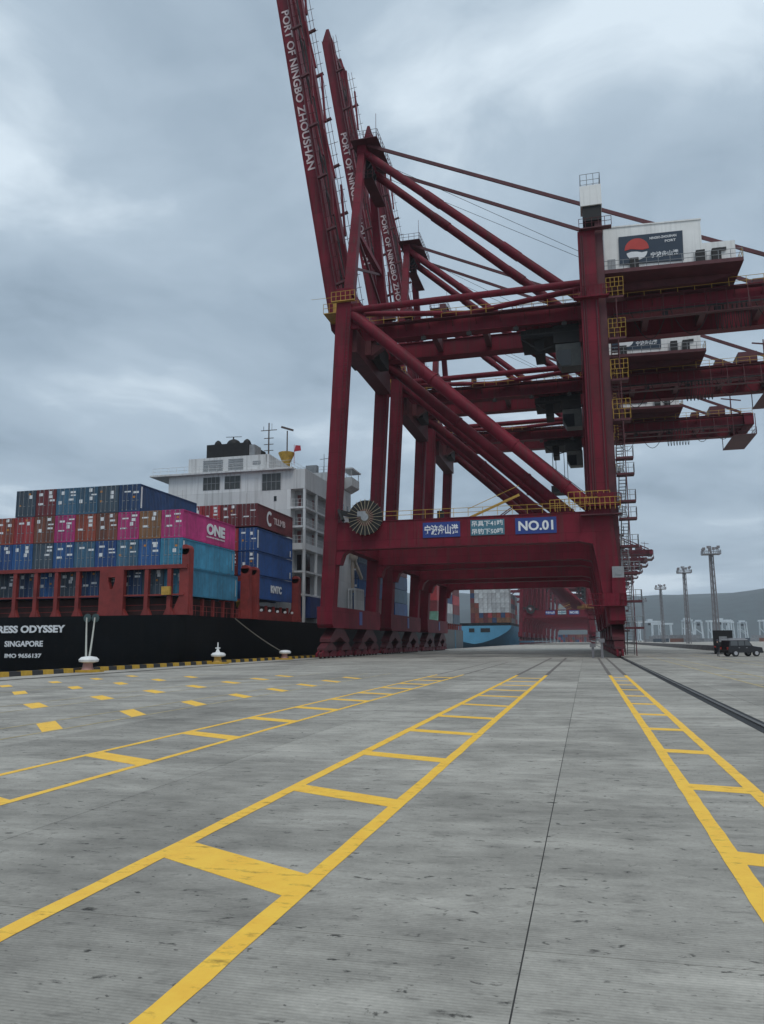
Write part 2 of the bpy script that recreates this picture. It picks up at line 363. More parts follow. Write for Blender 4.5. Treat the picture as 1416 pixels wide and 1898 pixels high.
for x in (-2.17, -3.71, 1.11, 1.89): line(x, 44.3, 88, 0.20, PWORN, 0.003, 'worn_line')
for x in (-6.7, -8.18): line(x, 44.6, 70, 0.14, PWORN, 0.003, 'worn_line')
for x, a, b in ((6.55, 30, 96), (8.2, 33, 90), (11.6, 50, 100), (13.2, 50, 110)): line(x, a, b, 0.16, PFAINT, 0.004, 'faded_line')
for k in range(9): rung(6.6, 36 + 5 * k, 8.15, 35.4 + 5 * k, 0.35, PFAINT)
# land-side crane rail between two black seal strips
ra = MB().prism([(3.485, -0.001), (3.575, -0.001), (3.575, 0.035), (3.485, 0.035)], 'y', -5, 640)
rail_o = ra.build('crane_rail', mat('rail_steel', (0.16, 0.15, 0.14), 0.45, 0.3, 2, metal=0.6), label='steel crane rail set flush in the concrete by yellow ladder markings', cat='rail')
for a, b in ((3.29, 3.48), (3.58, 3.74)):
    MB().box(a, b, -5, 640, 0.0005, 0.006).build('seal_strip', mat('rail_seal', (0.012, 0.012, 0.013), 0.7, 0.3, 2), rail_o)
ra2 = MB().box(-29.36, -29.26, -5, 640, 0.0, 0.035).build('crane_rail', MAT['rail_steel'], label='steel crane rail along the waterside kerb of the quay', cat='rail')
MB().box(-29.5, -29.365, -5, 640, 0.0005, 0.006).build('seal_strip', MAT['rail_seal'], ra2)

SEA = mat('sea_water', (0.03, 0.05, 0.055), 0.15, 0.3, 0.05, bump=0.2)
MB().box(-6000, QX - 0.01, -600, 6000, -10, -4.6).build('sea', SEA, kind='structure')
# hills behind the yard
def hills():
    mb = MB(); na, nr = 90, 10
    from mathutils import noise
    for j in range(nr):
        for i in range(na):
            az = R(-40 + 100 * i / (na - 1)); rr = 2300 + 260 * j
            prof = math.sin(math.pi * min(1, j / (nr - 1) * 0.9)) ** 0.8
            n_ = noise.fractal(Vector((az * 3.1, j * 0.22, 1.7)), 1.0, 2.0, 5)
            h = -3 + prof * (205 + 85 * n_) if j else -8
            mb.v.append((math.sin(az) * rr, math.cos(az) * rr, h))
    for j in range(nr - 1):
        for i in range(na - 1): mb.f.append((j * na + i, j * na + i + 1, (j + 1) * na + i + 1, (j + 1) * na + i))
    return mb.build('hills', mat('hill_forest', (0.022, 0.04, 0.042), 0.9, 0.5, 0.02), kind='structure')
hills()

# ------------------------------------------------------------------ ship-to-shore cranes (local: near frame face at y=0, x as in the world)
YN, YF, YC = 0.85, 20.35, 10.6          # near frame, far frame, crane centre line
G1, G2 = 6.7, 14.4                    # girder centre lines
seax = lambda z: -29.2 + (z - 4) * 0.0535
HB = Vector((-29.6, 0, 42.4)); BD = Vector((-0.1637, 0, 0.9865)); BL = 69.5
def wheel_mesh():
    b = MB().tube((-0.10, 0, 0), (0.10, 0, 0), 0.36, 0.36, 14); b.tube((-0.14, 0, 0), (0.14, 0, 0), 0.14, 0.14, 8); return b.mesh('wheel', CRD)
WHEEL = wheel_mesh()
def crane_parts(c):
    P = lambda mb, name, m=CR, parent=c: mb.build(name, m, parent)
    for y in (YN, YF):
        P(MB().beam((seax(4), y, 5.5), (seax(44), y, 44), 1.55, 1.7, 1.85, 1.6), 'sea_leg')
        P(MB().prism([(2.35, 3.6), (4.2, 3.6), (3.55, 12.4), (3.25, 16.3), (1.2, 16.3), (-0.4, 12.55), (1.15, 12.2), (1.5, 10.2)], 'y', y - 0.85, y + 0.85), 'land_leg_foot')
        P(MB().box(1.2, 3.15, y - 0.8, y + 0.8, 16.3, 48.6), 'land_leg')
        pb = P(MB().box(-28.0, 1.35, y - 0.75, y + 0.75, 12.6, 15.7), 'portal_beam')
        fl = MB().box(-28.0, 1.2, y - 0.83, y + 0.83, 12.5, 12.62); fl.box(-28.0, 1.2, y - 0.83, y + 0.83, 15.68, 15.78)
        for k in range(1, 9): fl.box(-28 + 3.2 * k, -27.95 + 3.2 * k, y - 0.79, y - 0.745, 12.6, 15.7)
        P(fl, 'flange', CR, pb)
        P(MB().prism([(-28.2, 10.8), (-27.6, 10.8), (-27.2, 12.0), (-26.5, 12.5), (-28.2, 12.5)], 'y', y - 0.7, y + 0.7), 'haunch')
        P(MB().tube((-26.2, y - 0.4, 42.3), (1.3, y - 0.4, 42.45), 0.42, 0.42, 14), 'tie_pipe')
        db = MB().tube((-26.2, y, 41.9), (1.3, y, 16.2), 0.74, 0.74, 16)
        for f in (0.36, 0.70, 0.9):
            q = Vector((-26.2, y, 41.9)).lerp(Vector((1.3, y, 16.2)), f); d = Vector((27.5, 0, -25.7)).normalized() * 0.14
            db.tube(q - d, q + d, 0.84, 0.84, 16)
        P(db, 'diagonal_brace')
        P(MB().prism([(-27.4, 40.0), (-24.4, 40.0), (-24.4, 41.2), (-25.2, 43.3), (-27.4, 43.3)], 'y', y - 0.12, y + 0.12), 'gusset_plate')
    for x, z0, z1 in ((-26.9, 37.4, 40.3), (2.2, 37.6, 40.3)):
        P(MB().box(x - 0.95, x + 0.95, YN + 0.9, YF - 0.9, z0, z1), 'cross_beam', CRD)  # darker red puts the underside shade into the colour
    P(MB().box(-28.2, -26.2, YN - 0.7, YF + 0.7, 43.9, 45.2), 'hinge_beam')
    P(MB().beam((-28.4, YN + 1.1, 13.9), (-28.4, YF - 1.1, 13.9), 1.2, 1.6), 'portal_cross_beam')
    P(MB().beam((2.2, YN + 1.1, 14.4), (2.2, YF - 1.1, 14.4), 1.2, 1.6), 'portal_cross_beam')
    # sill beams, bogies
    for x in (-29.3, 3.3):
        wdt = 0.95 if x < 0 else 0.8
        P(MB().prism([(-0.3, 5.95), (-0.3, 3.9), (0.2, 3.5), (21.4, 3.5), (21.9, 3.9), (21.9, 5.95)], 'x', x - wdt, x + wdt), 'sill_beam')
        if x < 0: P(MB().box(-28.34, -28.3, 11.0, 12.3, 4.0, 5.7), 'warning_sign', BLUE)
        for y0 in (YN + 2.9, YF - 2.9):
            P(MB().prism([(y0 - 1.5, 3.5), (y0 + 1.5, 3.5), (y0 + 3.9, 2.2), (y0 + 3.9, 1.85), (y0 + 2.2, 1.85), (y0, 2.5), (y0 - 2.2, 1.85), (y0 - 3.9, 1.85), (y0 - 3.9, 2.2)], 'x', x - 0.62, x + 0.62), 'equalizer_beam', CRD)
            for s in (-1, 1):
                ye = y0 + s * 3.15
                P(MB().prism([(ye - 0.35, 1.9), (ye + 0.35, 1.9), (ye + 2.1, 1.15), (ye + 2.1, 0.9), (ye - 2.1, 0.9), (ye - 2.1, 1.15)], 'x', x - 0.5, x + 0.5), 'rocker_beam', CRD)
                for q in (-1.55, 1.55):
                    yb = ye + q
                    bg = P(MB().prism([(yb - 0.25, 1.0), (yb + 0.25, 1.0), (yb + 1.42, 0.6), (yb + 1.42, 0.22), (yb - 1.42, 0.22), (yb - 1.42, 0.6)], 'x', x - 0.36, x - 0.16).prism([(yb - 0.25, 1.0), (yb + 0.25, 1.0), (yb + 1.42, 0.6), (yb + 1.42, 0.22), (yb - 1.42, 0.22), (yb - 1.42, 0.6)], 'x', x + 0.16, x + 0.36), 'bogie', CR)
                    for r_ in (-0.78, 0.78): obj('wheel', WHEEL, bg, (x, yb + r_, 0.395))
    # main girders and backreach
    for y in (G1, G2):
        gd = P(MB().box(-29.3, 31, y - 0.62, y + 0.62, 40.4, 42.5), 'main_girder')
        fl = MB().box(-29.3, 31, y - 0.85, y + 0.85, 42.5, 42.58); fl.box(-29.3, 31, y - 0.85, y + 0.85, 40.32, 40.4)
        P(fl, 'flange', CR, gd)
        wk = MB().box(-27, 31, y - 1.75, y - 0.87, 42.0, 42.06) if y < YC else MB().box(-27, 31, y + 0.87, y + 1.75, 42.0, 42.06)
        for k in range(20):
            xx = -26.5 + k * 3.0
            (wk.beam((xx, y - 0.6, 41.2), (xx, y - 1.7, 42.0), 0.08, 0.08) if y < YC else wk.beam((xx, y + 0.6, 41.2), (xx, y + 1.7, 42.0), 0.08, 0.08))
        wo = P(wk, 'girder_walkway', CRD)
        yr = y - 1.72 if y < YC else y + 1.72
        P(MB().rail([(-27, yr, 42.06), (31, yr, 42.06)], 1.1, 1.9), 'railing', YEL if y < YC else CRD, wo)
    for k in range(9):
        x = -24 + k * 6.6
        if -1 < x < 5: continue
        P(MB().box(x - 0.35, x + 0.35, G1 + 0.7, G2 - 0.7, 40.9, 42.2), 'girder_tie', CRD)
    P(MB().box(29.6, 31.2, G1 - 1.6, G2 + 1.6, 40.2, 42.3), 'end_tie')
    ep = MB().box(27.5, 31.4, G1 - 2.2, G2 + 2.2, 38.2, 38.3); ep.rail([(27.5, G1 - 2.2, 38.3), (31.4, G1 - 2.2, 38.3), (31.4, G2 + 2.2, 38.3)], 1.2, 0.8)
    for x in (27.6, 31.3):
        for y in (G1 - 2.1, G2 + 2.1): ep.beam((x, y, 38.2), (x, y, 42), 0.12, 0.12)
    P(ep, 'end_platform', CRD)
    # A-frame
    ax, az = -26.95, 69.0
    for y, ya in ((YN, 8.3), (YF, 13.3)):
        P(MB().beam((-26.6, y, 44.2), (ax, ya, az), 1.25, 1.2, 0.95, 0.9), 'apex_leg')
        bs = MB().tube((ax + 0.5, ya, az - 0.5), (2.1, (G1 if y < YC else G2), 42.6), 0.56, 0.56, 14)
        for f in (0.33, 0.68):
            q = Vector((ax + 0.5, ya, az - 0.5)).lerp(Vector((2.1, (G1 if y < YC else G2), 42.6)), f); d = Vector((29.0, 0, -26)).normalized() * 1.4
            bs.tube(q - d, q + d, 0.63, 0.63, 14)
        P(bs, 'back_stay')
        P(MB().beam((ax + 0.8, ya - 0.3 if y < YC else ya + 0.3, az + 0.6), (29.5, (G1 if y < YC else G2), 42.9), 0.22, 0.45, side=(0, 1, 0)), 'stay_bar', CRD)
    P(MB().box(ax - 0.6, ax + 0.6, 7.7, 13.9, az - 0.7, az + 0.6), 'apex_beam')
    P(MB().beam((-26.75, 4.2, 55), (-26.75, 17.4, 55), 0.7, 0.7), 'apex_tie')
    P(MB().beam((-26.65, 2.6, 49), (-26.75, 17.4, 55), 0.3, 0.3).beam((-26.65, 19, 49), (-26.75, 4.2, 55), 0.3, 0.3), 'apex_brace', CRD)
    ap = MB().box(ax - 1.2, ax + 2.6, 6.4, 15.2, az + 0.6, az + 0.68)
    ap.rail([(ax - 1.2, 6.4, az + 0.68), (ax + 2.6, 6.4, az + 0.68), (ax + 2.6, 15.2, az + 0.68), (ax - 1.2, 15.2, az + 0.68), (ax - 1.2, 6.4, az + 0.68)], 1.1, 1.0)
    ap.box(ax + 0.3, ax + 0.9, 8.8, 9.6, az + 0.7, az + 1.8); ap.box(ax - 0.6, ax + 0.4, 10.6, 12.4, az + 0.7, az + 1.5); ap.tube((ax + 2.4, 6.6, az + 0.7), (ax + 2.4, 6.6, az + 4.2), 0.04, 0.03, 4); ap.tube((ax - 1.0, 7.0, az + 0.7), (ax - 1.0, 7.0, az + 2.6), 0.05, 0.05, 4)
    P(ap, 'apex_platform', CRD)
    for k in range(4):
        P(MB().tube((ax + 0.1, 8.9 + k * 1.1, az - 1.4), (ax + 0.1, 9.2 + k * 1.1, az - 1.4), 0.85, 0.85, 18), 'rope_sheave', BLK)
    P(MB().box(ax - 0.9, ax + 1.8, 7.0, 7.1, az - 5.0, az - 4.9).rail([(ax - 0.9, 7.0, az - 4.9), (ax + 1.8, 7.0, az - 4.9)], 1.1, 0.7).box(ax + 0.3, ax + 1.8, 7.0, 14.5, az - 5.0, az - 4.92), 'apex_walkway', CRD)
    # raised boom
    for y in (G1, G2):
        b0_, b1_ = HB + Vector((0, y, 0)), HB + BD * BL + Vector((0, y, 0))
        bg = MB().beam(b0_, b1_, 1.85, 1.25, side=(1, 0, 0)); P(bg, 'boom_girder')
        nrm = Vector((0.9865, 0, 0.1637))
        bf = MB()
        for s in (-0.96, 0.96): bf.beam(b0_ + nrm * s, b1_ + nrm * s, 0.07, 1.7, side=(1, 0, 0))
        P(bf, 'boom_flange')
        P(MB().beam(b1_, b1_ + BD * 2.6 + nrm * 0.35, 1.8, 1.2, 0.5, 0.5, side=(1, 0, 0)), 'boom_tip')
        bw = MB(); yo = y - 1.15 if y < YC else y + 1.15
        bw.beam(b0_ + BD * 2 + nrm * 0.7 + Vector((0, yo - y, 0)), b1_ + nrm * 0.7 + Vector((0, yo - y, 0)), 0.5, 0.05, side=(0, 1, 0))
        for k in range(34):
            q = b0_ + BD * (2 + 2.0 * k) + nrm * 0.75 + Vector((0, yo - y, 0)); bw.tube(q, q + nrm * (1.2 + 0.5 * random.random()), 0.045, 0.045, 4)
            if k % 4 == 2: bw.beam(q, q + nrm * 1.3 + BD * 0.2, 0.4, 0.3)
        for s in (1.3, 1.85): bw.tube(b0_ + BD * 2 + nrm * s + Vector((0, yo - y, 0)), b1_ + nrm * s + Vector((0, yo - y, 0)), 0.04, 0.04, 4)
        P(bw, 'boom_walkway', CRD)
    for k in range(11):
        q = HB + BD * (3.5 + k * 6.6)
        P(MB().beam(q + Vector((0.2, G1 + 0.7, 0)), q + Vector((0.2, G2 - 0.7, 0)), 0.55, 0.7), 'boom_tie', CRD)
    bc = MB()
    for dy_, dn in ((2.2, 0.9), (3.1, 1.2), (4.6, 0.8)): bc.tube(HB + BD * 2 + Vector((dn, G1 + dy_, 0)), HB + BD * (BL - 6) + Vector((dn, G1 + dy_, 0)), 0.09, 0.09, 5)
    P(bc, 'boom_rope', BLK)
    for k in range(6):     # folded forestay links lying on the boom
        for y in (G1 + 1.0, G2 - 1.0):
            q = HB + BD * (8 + k * 9.5) + Vector((1.5, y, 0)); P(MB().beam(q, q + BD * 8.2 + Vector((0.7 if k % 2 else -0.4, 0, 0)), 0.28, 0.4), 'forestay_link', CR)
    hp = MB().box(-30.6, -26.0, 2.6, 18.8, 43.2, 43.3); hp.rail([(-30.6, 2.6, 43.3), (-26.0, 2.6, 43.3)], 1.2, 0.8); hp.box(-29.5, -28.4, 3.2, 4.6, 43.3, 45.0); hp.box(-30.3, -29.7, 5.0, 6.0, 43.3, 44.4)
    hp.rail([(-28.6, -0.3, 43.4), (-25.6, -0.3, 43.4)], 1.2, 0.6).box(-28.6, -25.6, -0.4, 0.1, 43.3, 43.4).tube((-28.6, -0.3, 43.9), (-31.2, -0.3, 43.95), 0.03, 0.02, 4)
    P(hp, 'hinge_platform', YEL)
    P(MB().box(-28.6, -25.2, G1 - 0.9, G1 + 0.9, 38.4, 40.3).prism([(-25.2, 38.4), (-25.2, 40.3), (-22.2, 40.3)], 'y', G1 - 0.5, G1 + 0.5), 'girder_seat', CRD)
    P(MB().box(-27.9, -26.1, G2 - 0.9, G2 + 0.9, 38.4, 40.3), 'girder_seat', CRD)
    P(MB().box(-29.4, -27.9, 8.4, 12.8, 39.0, 41.6).box(-25.8, -24.6, 8.0, 13.0, 38.6, 41.0), 'hinge_buffer', BLK)  # buffers drawn large and black to paint in shade under the girders
    # plan bracing between the leg tops and the girder
    P(MB().tube((-25.9, YN + 0.6, 42.2), (-12.5, G1 - 0.2, 42.9), 0.34, 0.34, 10), 'plan_brace'); P(MB().tube((1.3, YN + 0.6, 42.2), (-12.5, G1 - 0.2, 42.9), 0.34, 0.34, 10), 'plan_brace')
    P(MB().tube((-25.9, YF - 0.6, 42.2), (-12.5, G2 + 0.2, 42.9), 0.34, 0.34, 10), 'plan_brace'); P(MB().tube((1.3, YF - 0.6, 42.2), (-12.5, G2 + 0.2, 42.9), 0.34, 0.34, 10), 'plan_brace')
    # machinery house on the backreach
    mh = P(MB().prism([(4.2, 44.2), (18.5, 43.9), (18.5, 46.7), (15.0, 46.8), (15.0, 49.7), (4.2, 50.1)], 'y', 3.0, 17.6), 'machinery_house', WHT)
    P(MB().prism([(4.1, 50.1), (15.1, 49.7), (15.1, 49.86), (4.1, 50.26)], 'y', 2.9, 17.7), 'roof_edge', WHT, mh)
    for x in (7.0, 14.2, 15.9): P(MB().box(x, x + 0.95, 2.3, 2.99, 44.2, 45.7), 'air_conditioner', BLK, mh)
    P(MB().box(16.8, 17.5, 2.75, 2.99, 45.6, 45.9), 'floodlight', BLK, mh)
    P(MB().box(4.5, 5.4, 2.94, 2.99, 44.15, 46.1), 'house_door', STEEL, mh)
    hp = P(MB().prism([(3.6, 43.6), (18.9, 43.3), (18.9, 43.75), (3.6, 44.05)], 'y', 1.2, 19.4), 'house_platform', CRD)
    P(MB().prism([(3.6, 42.62), (16.0, 42.62), (18.6, 43.3), (3.6, 43.6)], 'y', 4.2, 17.0), 'house_support', CRD)
    P(MB().rail([(3.6, 1.3, 44.05), (18.9, 1.3, 43.75)], 1.1, 1.3), 'railing', STEEL, hp)
    P(MB().rail([(18.8, 1.3, 43.75), (18.8, 19.3, 43.75)], 1.1, 1.5), 'railing', YEL, hp)
    sg = P(MB().prism([(5.85, 45.3), (12.9, 44.95), (13.0, 48.6), (5.9, 48.75)], 'y', 2.86, 2.98), 'house_sign', NAVY)
    th = [math.pi * i / 20 for i in range(21)]
    P(MB().prism([(7.85 + 1.35 * math.cos(t), 46.95 + 1.35 * math.sin(t)) for t in th] + [(6.5, 46.9), (7.2, 47.05), (7.85, 46.92), (8.5, 46.8), (9.2, 46.9)], 'y', 2.82, 2.86), 'logo_dome', LRED, sg)
    P(MB().prism([(7.85 + 1.15 * math.cos(t + math.pi), 46.55 + 0.95 * math.sin(t + math.pi)) for t in th] + [(8.4, 46.48), (7.85, 46.65), (7.2, 46.7)], 'y', 2.82, 2.86), 'logo_bowl', LET, sg)
    obj('lettering', FACE_S(fit_text('宁波舟山港', LET, 9.35, 12.4, 45.65, 46.35), 0, 2.84, 0), sg)
    obj('lettering', FACE_S(fit_text('NINGBO-ZHOUSHAN', LET, 9.35, 12.3, 47.95, 48.25), 0, 2.84, 0), sg)
    obj('lettering', FACE_S(fit_text('PORT', LET, 11.0, 12.2, 47.4, 47.7), 0, 2.84, 0), sg)
    # elevator shaft and lift head beside the land leg
    P(MB().box(3.18, 4.0, 0.5, 1.9, 5.9, 50.0), 'elevator_shaft', CRD)
    P(MB().box(1.9, 4.0, 0.2, 2.2, 49.9, 51.7), 'lift_frame', BLK)
    lh = P(MB().box(1.7, 4.1, 0.0, 2.4, 51.7, 54.2), 'lift_head', WHT)
    P(MB().rail([(1.8, 0.1, 54.2), (4.0, 0.1, 54.2), (4.0, 2.3, 54.2), (1.8, 2.3, 54.2), (1.8, 0.1, 54.2)], 1.5, 0.8), 'railing', STEEL, lh)
    P(MB().box(1.4, 5.0, -0.5, 0.3, 48.6, 48.72).rail([(1.4, -0.5, 48.72), (5.0, -0.5, 48.72)], 1.1, 0.7), 'top_platform', CRD)
    for z, m in ((40.2, CR), (16.2, CR), (5.4, CR)):
        hb = P(MB().box(0.4, 4.3, -0.75, 0.1, z, z + 0.12), 'leg_platform', m)
        P(MB().rail([(0.4, -0.72, z + 0.12), (4.3, -0.72, z + 0.12)], 1.2, 0.6).box(1.9, 3.6, -0.74, -0.70, z + 0.12, z + 1.4), 'railing', m, hb)
    P(MB().box(2.9, 4.3, -0.6, 0.05, 5.5, 8.4), 'lift_landing', CR); P(MB().box(3.0, 4.2, -0.55, 0.0, 8.4, 9.6).box(3.3, 3.9, -0.6, -0.54, 8.7, 9.3), 'electric_box', STEEL)
    # stairs on the land side
    zs = [0.3, 3.2, 6.0, 9.0, 11.9, 14.9, 16.8, 19.8, 21.6, 25.9, 30.5, 35.3, 40.2]
    for k, z in enumerate(zs[1:]):
        big = z > 22
        x0, x1, y0, y1 = (4.05, 5.9, -0.2, 5.6)
        sp = P(MB().box(x0, x1, y0, y0 + 1.3, z - 0.22, z), 'stair_platform', CRD)
        P(MB().rail([(x0, y0, z), (x1, y0, z), (x1, y0 + 1.3, z)], 1.1, 0.55, 0.03), 'railing', YEL if big else STEEL, sp)
        if big:
            P(MB().rail([(x0, y0 + 0.1, z + 1.15), (x1, y0 + 0.1, z + 1.15)], 1.1, 0.5, 0.03), 'ladder_cage', YEL, sp)
        zb = zs[k]; fl = MB(); n = max(4, int((z - zb) / 0.28)); xa = 4.25 if k % 2 else 4.35
        for q in range(n):
            f = (q + 0.5) / n; yy = y0 + 1.3 + (y1 - 1.3 - y0) * (f if k % 2 else 1 - f)
            fl.box(xa, xa + 0.75, yy - 0.13, yy + 0.13, zb + (z - zb) * f - 0.025, zb + (z - zb) * f + 0.025)
        for xs in (xa, xa + 0.75):
            fl.beam((xs, y0 + 1.3, zb if k % 2 else z), (xs, y1, z if k % 2 else zb), 0.06, 0.22); fl.beam((xs, y0 + 1.3, (zb if k % 2 else z) + 1), (xs, y1, (z if k % 2 else zb) + 1), 0.05, 0.05)
        P(fl, 'stair_flight', STEEL if not big else CRD)
    P(MB().box(5.0, 5.1, -0.15, -0.05, 0.2, 40).box(4.1, 4.2, 5.4, 5.5, 0.2, 40), 'stair_post', CRD)
    # portal beam furniture
    for y in (YN, YF):
        pw = P(MB().box(-27.4, 1.1, y + 0.98, y + 1.9, 15.75, 15.81), 'portal_walkway', CRD)
        P(MB().rail([(-27.2, y - 0.9, 15.8), (0.9, y - 0.9, 15.8)], 1.0, 1.7, 0.03), 'railing', YEL if y < YC else STEEL, pw)
    P(MB().box(0.0, 4.2, -0.9, -0.02, 15.2, 15.32), 'brace_floor', CRD)
    P(MB().rail([(-3.2, -0.5, 15.8), (0, -0.85, 15.8), (4.2, -0.85, 15.8)], 1.3, 0.55).rail([(-1.2, -0.4, 16.6), (3.2, -0.4, 16.6)], 1.3, 0.6), 'brace_platform', YEL)
    P(MB().beam((-12.4, YN, 15.8), (-6.6, YN, 18.2), 0.1, 0.16).beam((-12.4, YN + 0.6, 15.8), (-6.6, YN + 0.6, 18.2), 0.1, 0.16).beam((-12.4, YN - 0.1, 16.8), (-6.6, YN - 0.1, 19.2), 0.06, 0.06), 'service_stair', YEL)
    P(MB().box(-16.0, -15.3, YN - 0.3, YN + 0.4, 15.8, 16.7), 'junction_box', BLK)
    s1 = P(MB().box(-17.6, -13.3, 0.02, 0.14, 13.55, 15.3), 'port_sign', BLUE); obj('lettering', FACE_S(fit_text('宁波舟山港', LET, -17.4, -13.5, 13.85, 15.0, 0.025), 0, 0.0, 0), s1)
    s2 = P(MB().box(-12.1, -8.3, 0.02, 0.14, 13.6, 15.35), 'capacity_sign', TEAL)
    obj('lettering', FACE_S(fit_text('吊具下41吨', LET, -11.95, -8.45, 14.6, 15.25), 0, 0.0, 0), s2); obj('lettering', FACE_S(fit_text('吊钩下50吨', LET, -11.95, -8.45, 13.7, 14.35), 0, 0.0, 0), s2)
    # cable reel
    rc = Vector((-24.2, -0.75, 16.1))
    rl = P(MB().tube(rc + Vector((0, -0.28, 0)), rc + Vector((0, 0.28, 0)), 1.0, 1.0, 28), 'cable_reel', CRD)
    P(MB().tube(rc + Vector((0, -0.2, 0)), rc + Vector((0, 0.2, 0)), 2.02, 2.02, 32), 'cable_coil', BLK, rl)
    for k in range(24):
        t = 2 * math.pi * k / 24; d = Vector((math.cos(t), 0, math.sin(t)))
        P(MB().beam(rc + d * 0.4 + Vector((0, -0.31, 0)), rc + d * 2.15 + Vector((0, -0.26, 0)), 0.07, 0.05), 'spoke', TAN, rl)
    P(MB().tube(rc + Vector((0, -0.45, 0)), rc + Vector((0, 0.3, 0)), 0.45, 0.45, 12).box(rc.x - 0.9, rc.x + 0.1, rc.y - 0.4, rc.y - 0.3, 16.2, 16.8), 'reel_hub', STEEL, rl)
    P(MB().beam((-27.3, -0.3, 16.9), (-25.6, -0.5, 16.4), 0.5, 0.6).beam((-27.6, -0.2, 17.2), (-27.0, -0.5, 15.9), 0.3, 0.7), 'reel_bracket', BLK)
    for y in (YN, YF):
        lad = MB()
        for xs in (-27.0, -26.5):
            lad.tube((xs - 1.1 + 0.0, y - 0.98, 16.2), (xs + 0.35, y - 0.9, 42.5), 0.035, 0.035, 4)
        for k in range(52): 
            f = k / 52; lad.tube((-28.1 + 1.45 * f, y - 0.97, 16.4 + 26 * f), (-27.6 + 1.45 * f, y - 0.97, 16.4 + 26 * f), 0.02, 0.02, 4)
        P(lad, 'leg_ladder', CRD)
        P(MB().tube((1.5, y - 0.88, 16.4), (1.5, y - 0.88, 48), 0.07, 0.07, 6).tube((1.75, y - 0.88, 16.4), (1.75, y - 0.88, 48), 0.05, 0.05, 6).tube((2.9, y - 0.88, 16.4), (2.9, y - 0.88, 40), 0.09, 0.09, 6), 'conduit', CRD)
    for k in range(9):
        x = -24 + k * 5.8
        P(MB().box(x - 0.3, x + 0.3, G1 - 1.5, G1 - 1.1, 39.5, 39.95).beam((x, G1 - 1.3, 39.9), (x, G1 - 0.9, 40.4), 0.08, 0.08), 'floodlight', BLK)
    uw = MB().box(5.5, 27, G1 - 2.6, G1 - 1.9, 38.9, 38.98); uw.rail([(5.5, G1 - 2.6, 38.98), (27, G1 - 2.6, 38.98)], 1.1, 1.2)
    for k in range(10): uw.beam((6 + k * 2.3, G1 - 1.95, 38.9), (6 + k * 2.3, G1 - 1.95, 42), 0.07, 0.07).beam((6 + k * 2.3, G1 - 2.55, 38.9), (6 + k * 2.3, G1 - 1.9, 41.9), 0.05, 0.05)
    P(uw, 'service_gangway', CRD)
    P(MB().box(24.0, 26.6, G1 - 1.0, G2 + 1.0, 42.6, 44.2).box(21.0, 22.4, G1 + 0.8, G1 + 2.6, 42.6, 43.8).tube((27.8, G1, 42.6), (27.8, G1, 46.2), 0.14, 0.1, 6).beam((26.2, G1, 45.8), (29.6, G1, 45.2), 0.14, 0.2), 'end_machinery', CRD)
    P(MB().rail([(-24, G1 + 1.0, 42.58), (2, G1 + 1.0, 42.58)], 1.1, 1.3).rail([(6, G2 - 1.0, 42.58), (30, G2 - 1.0, 42.58)], 1.1, 1.3), 'inner_railing', CRD)
    for xa, xb, zt in ((-23.5, -21.8, 44.3), (-20.6, -19.4, 43.7), (-16, -15.2, 43.9)): P(MB().box(xa, xb, G1 - 1.7, G1 - 0.95, 42.6, zt), 'equipment_cabinet', CRD)
    P(MB().tube((-26.0, YN - 0.5, 41.0), (0.8, YN - 0.5, 16.6), 0.05, 0.05, 5).tube((-25.6, YN + 0.8, 42.0), (1.2, YN + 0.8, 17.6), 0.04, 0.04, 5), 'brace_conduit', BLK)
    P(MB().tube((-26.0, 8.4, 68), (3.2, 8.0, 49), 0.03, 0.03, 4).tube((-26.0, 12.4, 68), (4.5, 11.0, 49), 0.03, 0.03, 4), 'signal_wire', BLK)
    # trolley, cab
    tr = MB().box(-6.2, 0.6, 7.6, 13.6, 39.2, 40.2).box(-5.6, 0.4, 8.2, 12.8, 40.2, 41.4).box(-2.2, 0.9, 6.8, 8.6, 37.9, 40.2)
    for k in range(5): tr.tube((-5.4 + k * 1.1, 6.9, 40.9), (-5.4 + k * 1.1, 8.0, 40.9), 0.5, 0.5, 12)
    tr.beam((-6.2, 7.6, 39.2), (-4.0, 7.6, 37.4), 0.18, 0.18).beam((-2.0, 7.6, 37.9), (-4.0, 7.6, 37.4), 0.18, 0.18).box(-4.6, -3.4, 8.4, 12.4, 37.3, 39.2)
    tr.rail([(-6.2, 6.4, 39.2), (0.8, 6.4, 39.2)], 1.1, 0.8)
    tr.box(-6.3, 0.9, 6.3, 6.36, 39.1, 39.2)
    P(tr, 'trolley', BLK)
    cb = P(MB().prism([(-1.4, 34.9), (1.0, 34.9), (1.0, 37.8), (-2.0, 37.8), (-2.0, 36.0)], 'y', 6.9, 9.4), 'operator_cab', mat('cab_grey', (0.07, 0.075, 0.07), 0.5, 0.3, 1))
    P(MB().prism([(-1.35, 35.0), (-0.2, 35.0), (-0.2, 37.0), (-1.9, 37.0), (-1.9, 36.1)], 'y', 6.84, 6.9), 'cab_window', GLS, cb)
    # festoon loops under the backreach girder
    fs = MB()
    loops = [(7.0, 4.0, 3.4), (11.4, 4.4, 3.2)] + [(16.2 + 0.5 * k, 0.42, 3.0) for k in range(8)] + [(20.6, 3.4, 2.6), (24.2, 3.4, 2.4)]
    for x0, wd_, dp in loops:
        fs.path([(x0 + wd_ * i / 10, G1 - 1.2, 40.2 - dp * (1 - (2 * i / 10 - 1) ** 2)) for i in range(11)], 0.05, 4)
    P(fs, 'festoon_cable', BLK)
    P(MB().box(5, 31, G1 - 1.28, G1 - 1.12, 40.2, 40.36), 'festoon_track', BLK)

